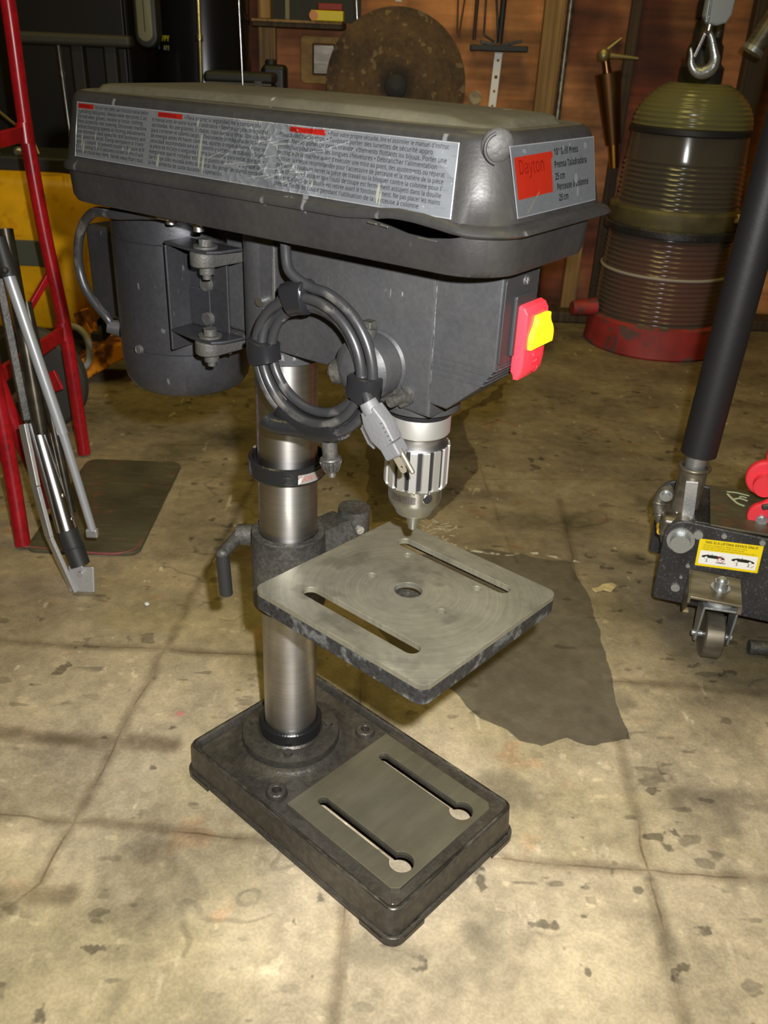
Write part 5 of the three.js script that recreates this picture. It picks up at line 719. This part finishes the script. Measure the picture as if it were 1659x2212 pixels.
// --- the dark left side: cabinet, drum, case, rods
{
  const blk = std(lin(0.010, 0.009, 0.008), 0.45), blk2 = std(lin(0.016, 0.015, 0.011), 0.6);
  const cb = thingB('dark_cabinet', 'tall black steel cabinet filling the left of the back wall', 'cabinet', -1.26, 2.72);
  part('body', box(1.10, 1.9, 0.34, 0.01, 0, 0.95, -0.02), blk, cb); part('door', box(0.54, 1.8, 0.02, 0.004, -0.275, 0.95, 0.16), blk, cb); part('door', box(0.54, 1.8, 0.02, 0.004, 0.275, 0.95, 0.16), blk, cb); part('handle', box(0.014, 0.12, 0.02, 0.004, 0.03, 1.0, 0.178), blk2, cb);
  const rail = thingB('bumper_rail', 'dusty black bumper rail with a rounded olive end, on two posts above the yellow machine', 'rail', -0.76, 2.40);
  part('bar', [box(0.27, 0.026, 0.05, 0.010, -0.03, 0.752, 0)], std(lin(0.045, 0.043, 0.032), 0.6), rail);
  for (const x of [-0.03, 0.05]) part('post', [box(0.03, 0.745, 0.03, 0.004, x, 0.3725, -0.005)], blk2, rail);
  part('end_plate', extr((() => { const s = new THREE.Shape(); s.moveTo(0.117, 0.95); s.lineTo(0.117, 0.772); s.absarc(0.1445, 0.768, 0.0275, Math.PI, 2 * Math.PI); s.lineTo(0.172, 0.95); s.closePath(); return s; })(), -0.03, 0.022, 0.006, 3), std(lin(0.014, 0.014, 0.012), 0.5), rail);
  part('olive_insert', extr((() => { const s = new THREE.Shape(); s.moveTo(0.1255, 0.95); s.lineTo(0.1255, 0.776); s.absarc(0.1435, 0.772, 0.018, Math.PI, 2 * Math.PI); s.lineTo(0.1615, 0.95); s.closePath(); return s; })(), 0.02, 0.0255, 0.003, 3), std(lin(0.16, 0.155, 0.085), 0.5), rail, 'olive plastic end face');
  part('groove', box(0.0016, 0.17, 0.001, 0, 0.1435, 0.86, 0.0258, 1), M.dark, rail);
  const dr = thingB('black_drum', 'black drum with a strip of yellow and white lettering behind the steel rods', 'drum', -0.552, 2.735, 0, null, 0);
  part('drum', lathe([[0.0001, 0], [0.128, 0], [0.131, 0.004], [0.128, 0.01], [0.128, 0.24], [0.131, 0.25], [0.128, 0.26], [0.128, 0.5], [0.131, 0.51], [0.128, 0.52], [0.128, 0.865], [0.131, 0.875], [0.12, 0.88], [0.0001, 0.88]], 72), std(lin(0.008, 0.008, 0.009), 0.25), dr);
  const pos = [], uv = [], P = (t, v) => { const a = mix(2.62, 1.95, t); return [0.1287 * Math.cos(a), mix(0.728, 0.775, v), 0.1287 * Math.sin(a)]; };
  for (let i = 0; i < 10; i++) for (const [t, v] of [[i / 10, 0], [(i + 1) / 10, 0], [(i + 1) / 10, 1], [i / 10, 0], [(i + 1) / 10, 1], [i / 10, 1]]) { pos.push(...P(t, v)); uv.push(t, v); }
  const g = new THREE.BufferGeometry(); g.setAttribute('position', new THREE.Float32BufferAttribute(pos, 3)); g.setAttribute('uv', new THREE.Float32BufferAttribute(uv, 2)); g.computeVertexNormals();
  part('lettering', g, std(0xffffff, 0.4, 0, { map: canvasTex(384, 192, (c) => { c.fillStyle = '#0c0c0d'; c.fillRect(0, 0, 384, 192); c.fillStyle = '#d8cf1e'; c.font = 'bold 78px sans-serif'; c.fillText('HIPPY', 60, 82, 300); c.fillStyle = '#b9b49a'; c.font = 'bold 64px sans-serif'; c.fillText('A11', 170, 166); c.fillStyle = '#49708e'; c.fillRect(40, 112, 44, 52); }) }), dr, 'yellow and white letters', true);
  const cs = thingB('black_case', 'closed black tool case on top of a dark crate beside the drum', 'case', -0.415, 2.52, 0, null, 0.622);
  part('shell', [box(0.176, 0.046, 0.1, 0.010, 0, 0.023, 0)], blk2, cs); part('lid', [box(0.176, 0.026, 0.1, 0.010, 0, 0.0605, 0)], blk2, cs); part('trim', [box(0.166, 0.004, 0.002, 0.0008, 0, 0.047, 0.0505)], std(lin(0.08, 0.075, 0.06), 0.5), cs); part('latch', [box(0.02, 0.018, 0.005, 0.001, 0.05, 0.046, 0.0515)], M.ironRough, cs);
  const cr = thingB('dark_crate', 'dark wooden crate standing under the black tool case', 'crate', -0.415, 2.52);
  for (let i = 0; i < 6; i++) part('slat', box(0.18, 0.092, 0.012, 0.002, 0, 0.052 + i * 0.102, 0.048), M.woodDark, cr); for (const x of [-0.078, 0.078]) part('corner_post', box(0.024, 0.61, 0.084, 0.002, x, 0.305, 0), M.woodDark, cr); part('top_board', box(0.18, 0.012, 0.11, 0.002, 0, 0.616, 0), M.woodDark, cr);
  const bc = thingB('black_canister', 'small black canister with rounded shoulders at the right end of the tool case', 'canister', -0.355, 2.72, 0, null, 0);
  part('canister', box(0.068, 0.71, 0.06, 0.014, 0, 0.355, 0, 4), blk, bc); part('cap', T(cyl(0.014, 0.015, 0.012, 24), -0.01, 0.716, 0), blk2, bc);
  const rd = (name, label, a, b, r0, r1, knob) => { const t = thing(name, label, 'rod', a); const q = (p) => p.clone().sub(a); part('shaft', rod(q(a), q(b), r0, r1, 16), M.chrome, t); part('ferrule', rod(q(a.clone().lerp(b, knob)), q(a.clone().lerp(b, knob + 0.012)), r1 * 1.5, r1 * 1.5, 16), M.chrome, t); return t; };
  rd('steel_rod', 'tall bright steel rod leaning in front of the black drum', B(-0.482, 0.0, 2.28), B(-0.5285, 0.885, 2.582), 0.0050, 0.0062, 0.86);
  rd('steel_rod', 'shorter bright steel rod leaning behind the red hand truck', B(-0.80, 0.0, 2.34), B(-0.856, 0.745, 2.455), 0.004, 0.0052, 0.90);
  rd('steel_rod', 'thin dull steel rod standing right of the tall bright rod', B(-0.385, 0.0, 2.43), B(-0.4035, 0.90, 2.44), 0.0022, 0.0022, 0.93);
}
// --- yellow machine at the left
{
  const u = -0.90, d = 2.24, t = thingB('yellow_machine', 'yellow wheeled machine with a rounded tank and dark band behind the red hand truck', 'machine', u, d);
  const L = (a, y, dd) => V(a - u, y, d - dd);
  part('tank', loft([{ y: 0.115, x0: -0.30, x1: 0.140, z: 0.10, r: 0.05 }, { y: 0.125, x0: -0.31, x1: 0.152, z: 0.11, r: 0.06 }, { y: 0.25, x0: -0.32, x1: 0.176, z: 0.12, r: 0.07 }, { y: 0.40, x0: -0.33, x1: 0.205, z: 0.12, r: 0.07 }, { y: 0.45, x0: -0.33, x1: 0.200, z: 0.115, r: 0.065 }, { y: 0.475, x0: -0.31, x1: 0.175, z: 0.095, r: 0.05 }, { y: 0.482, x0: -0.28, x1: 0.13, z: 0.07, r: 0.04 }], { cap0: true, cap1: true, crease: 0.9 }), M.yellow, t, 'rounded yellow tank');
  part('band', box(0.40, 0.060, 0.012, 0.003, -0.115, 0.302, 0.117), std(lin(0.075, 0.08, 0.06), 0.6), t, 'dark grey band across the tank');
  part('top_cover', box(0.36, 0.035, 0.2, 0.008, 0.02, 0.494, -0.02), M.blackRubber, t); part('top_bolt', new THREE.SphereGeometry(0.012, 16, 10).translate(0.02, 0.518, 0.06), M.galv, t);
  part('tank_shoulder', [new THREE.SphereGeometry(0.07, 28, 18).scale(0.62, 1.5, 0.6).translate(0.158, 0.255, 0.055)], M.yellow, t);
  // frame foot
  part('frame_foot', [extr(poly([[0.10, 0.045], [0.135, 0.0], [0.155, 0.012], [0.275, 0.085], [0.275, 0.105], [0.20, 0.105], [0.17, 0.075]]), 0.06, 0.17, 0.004, 2)], M.rustYellow, t, 'rusty yellow frame foot');
  part('frame_leg', [bar(L(-0.76, 0.17, 2.12), L(-0.71, 0.055, 2.10), 0.03, 0.03, 0.004)], M.rustYellow, t); part('frame_leg', [bar(L(-1.10, 0.14, 2.24), L(-1.10, 0.0, 2.24), 0.05, 0.05, 0.004)], M.rustYellow, t); part('frame_leg', [bar(L(-0.80, 0.14, 2.30), L(-0.80, 0.0, 2.30), 0.05, 0.05, 0.004)], M.rustYellow, t);
  part('bolt_block', box(0.024, 0.022, 0.02, 0.003, 0.185, 0.118, 0.155), M.blackRubber, t);
  // cables on top
  part('loose_cable', tube([V(-0.04, 0.60, 0.0), V(0.01, 0.572, 0.03), V(0.045, 0.548, 0.04), V(0.062, 0.515, 0.05)], 0.0035, 30, 8), M.oldBrass, t); part('loose_cable', tube([V(-0.10, 0.61, 0), V(-0.06, 0.55, 0.03), V(-0.02, 0.50, 0.05), V(0.0, 0.49, 0.05)], 0.004, 30, 8), M.blackRubber, t);
}
tag(part('grey_hose', tube([B(-0.735, 0.180, 1.96), B(-0.704, 0.176, 1.945), B(-0.689, 0.158, 1.94), B(-0.686, 0.130, 1.94), B(-0.693, 0.100, 1.94), B(-0.712, 0.080, 1.94), B(-0.74, 0.04, 1.94), B(-0.79, 0.009, 1.94)], 0.0075, 50, 12), std(lin(0.34, 0.33, 0.29), 0.5), scene), 'short curved grey hose at the foot of the yellow machine', 'hose');
// wheel of the hand truck and the truck itself
{
  const u = -0.62, d = 1.45, t = thingB('hand_truck', 'red tubular hand truck with worn toe plate standing at the left edge', 'hand truck', u, d);
  const L = (a, y, dd) => V(a - u, y, d - dd);
  part('rail', tube([L(-0.6215, 0.003, 1.655), L(-0.640, 0.2705, 1.685), L(-0.660, 0.44, 1.70), L(-0.672, 0.61, 1.71), L(-0.6745, 0.813, 1.715), L(-0.690, 1.15, 1.73)], 0.0128, 60, 20), M.redPaint, t, 'right-hand red tube');
  part('rail', tube([L(-0.6050, 0.003, 1.28), L(-0.620, 0.122, 1.315), L(-0.640, 0.30, 1.35), L(-0.680, 0.60, 1.40), L(-0.70, 1.15, 1.44)], 0.0128, 60, 20), M.redPaint, t, 'left-hand red tube');
  part('stair_glide', tube([L(-0.665, 0.32, 1.40), L(-0.645, 0.23, 1.385), L(-0.622, 0.145, 1.38), L(-0.603, 0.085, 1.375), L(-0.590, 0.03, 1.37)], 0.0135, 40, 16), M.redPaint, t, 'curved red glide bar');
  for (const [y, y2, w, dd] of [[0.606, 0.600, 0.016, 1.708], [0.252, 0.235, 0.017, 1.684]]) { part('cross_bar', bar(L(-0.674 + (y < 0.4 ? 0.036 : 0), y, dd + 0.004), L(-0.690, y2, 1.40 - (y < 0.4 ? 0.05 : 0)), 0.01, w * 1.6, 0.002), M.redPaint, t, 'flat red cross bar'); part('collar', rod(L(-0.672 + (y < 0.4 ? 0.033 : 0), y - 0.017, dd - 0.004), L(-0.6735 + (y < 0.4 ? 0.031 : 0), y + 0.017, dd), 0.0152, 0.0152, 24), M.redPaint, t); }
  part('diagonal_brace', bar(L(-0.660, 0.36, 1.70), L(-0.715, 0.262, 1.64), 0.009, 0.012, 0.002), M.redPaint, t);
  const tp = rrect(0.19, 0.365, 0.022, 0.0, 0.0);
  part('toe_plate', slab(tp, 0.0008, 0.0068, 0.0015, 3).rotateY(0.02).translate(0.115, 0, 0.005), M.wornPlate, t, 'flat worn steel toe plate');
  part('toe_plate_edge', [tube([L(-0.60, 0.0055, 1.272), L(-0.50, 0.0055, 1.263), L(-0.445, 0.0055, 1.263), L(-0.420, 0.0055, 1.275), L(-0.4115, 0.0055, 1.31)], 0.0022, 40, 8)], std(lin(0.22, 0.06, 0.06), 0.6), t, 'dull red paint along the plate edge');
  for (const dd of [1.79, 1.20]) { const w = part('wheel', lathe([[0.03, -0.024], [0.075, -0.026], [0.104, -0.022], [0.112, -0.008], [0.112, 0.008], [0.104, 0.022], [0.075, 0.026], [0.03, 0.024]], 56).rotateX(Math.PI / 2).rotateY(-0.15).translate(L(-0.752, 0.1135, dd).x, 0.1135, L(0, 0, dd).z), std(lin(0.045, 0.043, 0.04), 0.7), t, 'grey rubber wheel'); part('wheel_hub', rod(L(-0.752, 0.1135, dd - 0.03), L(-0.752, 0.1135, dd + 0.03), 0.03, 0.03, 24), M.galv, w); }
  part('axle', rod(L(-0.752, 0.1135, 1.82), L(-0.752, 0.1135, 1.17), 0.008, 0.008, 16), M.galv, t);
  part('axle_bracket', bar(L(-0.655, 0.16, 1.66), L(-0.752, 0.1135, 1.70), 0.006, 0.04, 0.001), M.redPaint, t);
  part('axle_bracket', bar(L(-0.625, 0.16, 1.34), L(-0.752, 0.1135, 1.30), 0.006, 0.04, 0.001), M.redPaint, t);
}
// folded stand leaning in front of it
{
  const u = -0.465, d = 1.155, t = thingB('folded_prop_stand', 'folded steel prop stand with chrome tube and silver strut leaning on the hand truck', 'stand', u, d);
  const L = (a, y, dd) => V(a - u, y, d - dd);
  part('channel_leg', [bar(L(-0.4775, 0.001, 1.152), L(-0.5080, 0.090, 1.165), 0.006, 0.022, 0.001, V(1, 0, 1)), bar(L(-0.5080, 0.090, 1.165), L(-0.525, 0.165, 1.185), 0.006, 0.022, 0.001, V(1, 0, 1)), bar(L(-0.525, 0.165, 1.185), L(-0.545, 0.25, 1.22), 0.006, 0.022, 0.001, V(1, 0, 1))], M.alu, t, 'bent aluminium channel');
  part('foot_plate', [box(0.040, 0.042, 0.006, 0.002, 0.0015, 0.0215, 0.004).rotateX(-0.25), box(0.034, 0.003, 0.022, 0.001, 0.001, 0.0025, -0.006)], M.alu, t, 'square aluminium foot'); part('foot_bolt', rod(V(0.002, 0.034, 0.0), V(0.002, 0.034, 0.006), 0.004, 0.004, 16), M.alu, t);
  part('rubber_sleeve', [rod(L(-0.4635, 0.046, 1.158), L(-0.4835, 0.097, 1.175), 0.0150, 0.0160, 28), new THREE.TorusGeometry(0.0160, 0.0012, 8, 28).rotateX(Math.PI / 2 - 0.3).rotateZ(0.35).translate(...L(-0.4735, 0.072, 1.166).toArray())], M.blackRubber, t, 'black rubber sleeve');
  part('chrome_tube', rod(L(-0.4835, 0.096, 1.175), L(-0.532, 0.252, 1.235), 0.0150, 0.0150, 28), M.chrome, t, 'shiny chrome tube');
  part('dark_bar', [rod(L(-0.520, 0.235, 1.222), L(-0.556, 0.520, 1.29), 0.0105, 0.0105), rod(L(-0.478, 0.12, 1.19), L(-0.535, 0.42, 1.275), 0.007, 0.007)], M.darkBar, t, 'dull steel bar'); part('dark_bar', [bar(L(-0.545, 0.25, 1.235), L(-0.578, 0.47, 1.29), 0.012, 0.02, 0.002)], M.ironRough, t);
  part('silver_strut', [rod(L(-0.4535, 0.085, 1.20), L(-0.487, 0.24, 1.22), 0.0062, 0.0068, 20), rod(L(-0.487, 0.238, 1.22), L(-0.5445, 0.467, 1.25), 0.0082, 0.0085, 20)], M.silverPaint, t, 'silver gas strut'); part('strut_end', [box(0.018, 0.014, 0.01, 0.002, L(-0.4545, 0, 0).x, 0.080, L(0, 0, 1.20).z)], M.alu, t);
  part('strut_cap', [rod(L(-0.5435, 0.463, 1.25), L(-0.5545, 0.515, 1.258), 0.0115, 0.0105, 24), new THREE.SphereGeometry(0.005, 12, 8).translate(...L(-0.543, 0.474, 1.238).toArray())], M.blackRubber, t, 'black end cap');
  part('rivets', [[-0.476, 0.045], [-0.47, 0.06], [-0.488, 0.115], [-0.50, 0.15]].map(([a, y]) => new THREE.SphereGeometry(0.0035, 10, 8).translate(...L(a + 0.012, y, 1.150 + y * 0.25).toArray())), M.chrome, t);
}
// --- litter on the floor
{
  const chipM = std(0xffffff, 0.7, 0, { map: at(tex(128, 128, (a, b) => { const k = 0.75 + 0.5 * fbm(a * 6, b * 6, 901, 4, 6); return [176 * k, 160 * k, 116 * k]; }), 10) });
  const chip = (name, label, pts, u, d, turn, m = chipM, h = 0.004) => { const g = slab(poly(pts), 0, h, 0.0012, 2).rotateY(turn).translate(...B(u, 0.0003, d).toArray()); tag(part(name, g, m, scene), label, 'debris'); };
  chip('wood_chip', 'pale broken wood chip on the floor left of the jack', [[-0.022, -0.012], [-0.006, -0.006], [0.004, -0.013], [0.02, 0.004], [0.014, 0.012], [-0.004, 0.009], [-0.014, 0.001], [-0.026, -0.002]], 0.3690, 1.231, 0.9);
  chip('paint_flake', 'tiny pale flake on the floor beside the caster', [[-0.004, -0.006], [0.005, -0.004], [0.004, 0.004], [-0.002, 0.007], [-0.006, 0.0]], 0.4835, 1.176, 0.3);
  const peb = new THREE.IcosahedronGeometry(0.0042, 1).scale(1.1, 0.7, 0.9).translate(...B(-0.356, 0.003, 1.124).toArray()); tag(part('pebble', peb, std(lin(0.6, 0.6, 0.58), 0.5), scene), 'small white pebble on the floor right of the folded stand', 'pebble');
  chip('red_flake', 'small pinkish paint flake on the floor left of the press base', [[-0.006, -0.003], [0.002, -0.005], [0.006, 0.001], [0.001, 0.005], [-0.005, 0.004]], -0.2505, 0.8824, 0.5, std(lin(0.5, 0.22, 0.18), 0.7), 0.0015);
  // shavings by the table
  const sp = []; for (let i = 0; i < 60; i++) { const u = 0.075 + rr(-0.05, 0.06), d = 1.40 + rr(-0.06, 0.05), a = rr(0, 6.3), l = rr(0.006, 0.02), p = B(u, 0.0012, d), q = B(u + l * Math.cos(a), 0.0012, d + l * Math.sin(a)); sp.push(bar(p, q, rr(0.0008, 0.002), 0.0008, 0)); }
  const sm = part('shavings', sp, std(lin(0.52, 0.47, 0.30), 0.8), scene); sm.userData.label = 'scatter of pale shavings on the floor behind the table'; sm.userData.category = 'shavings'; sm.userData.kind = 'stuff';
}
scene.traverse((o) => { if (o.isMesh) o.castShadow = o.receiveShadow = true; });
renderer.render(scene, camera);
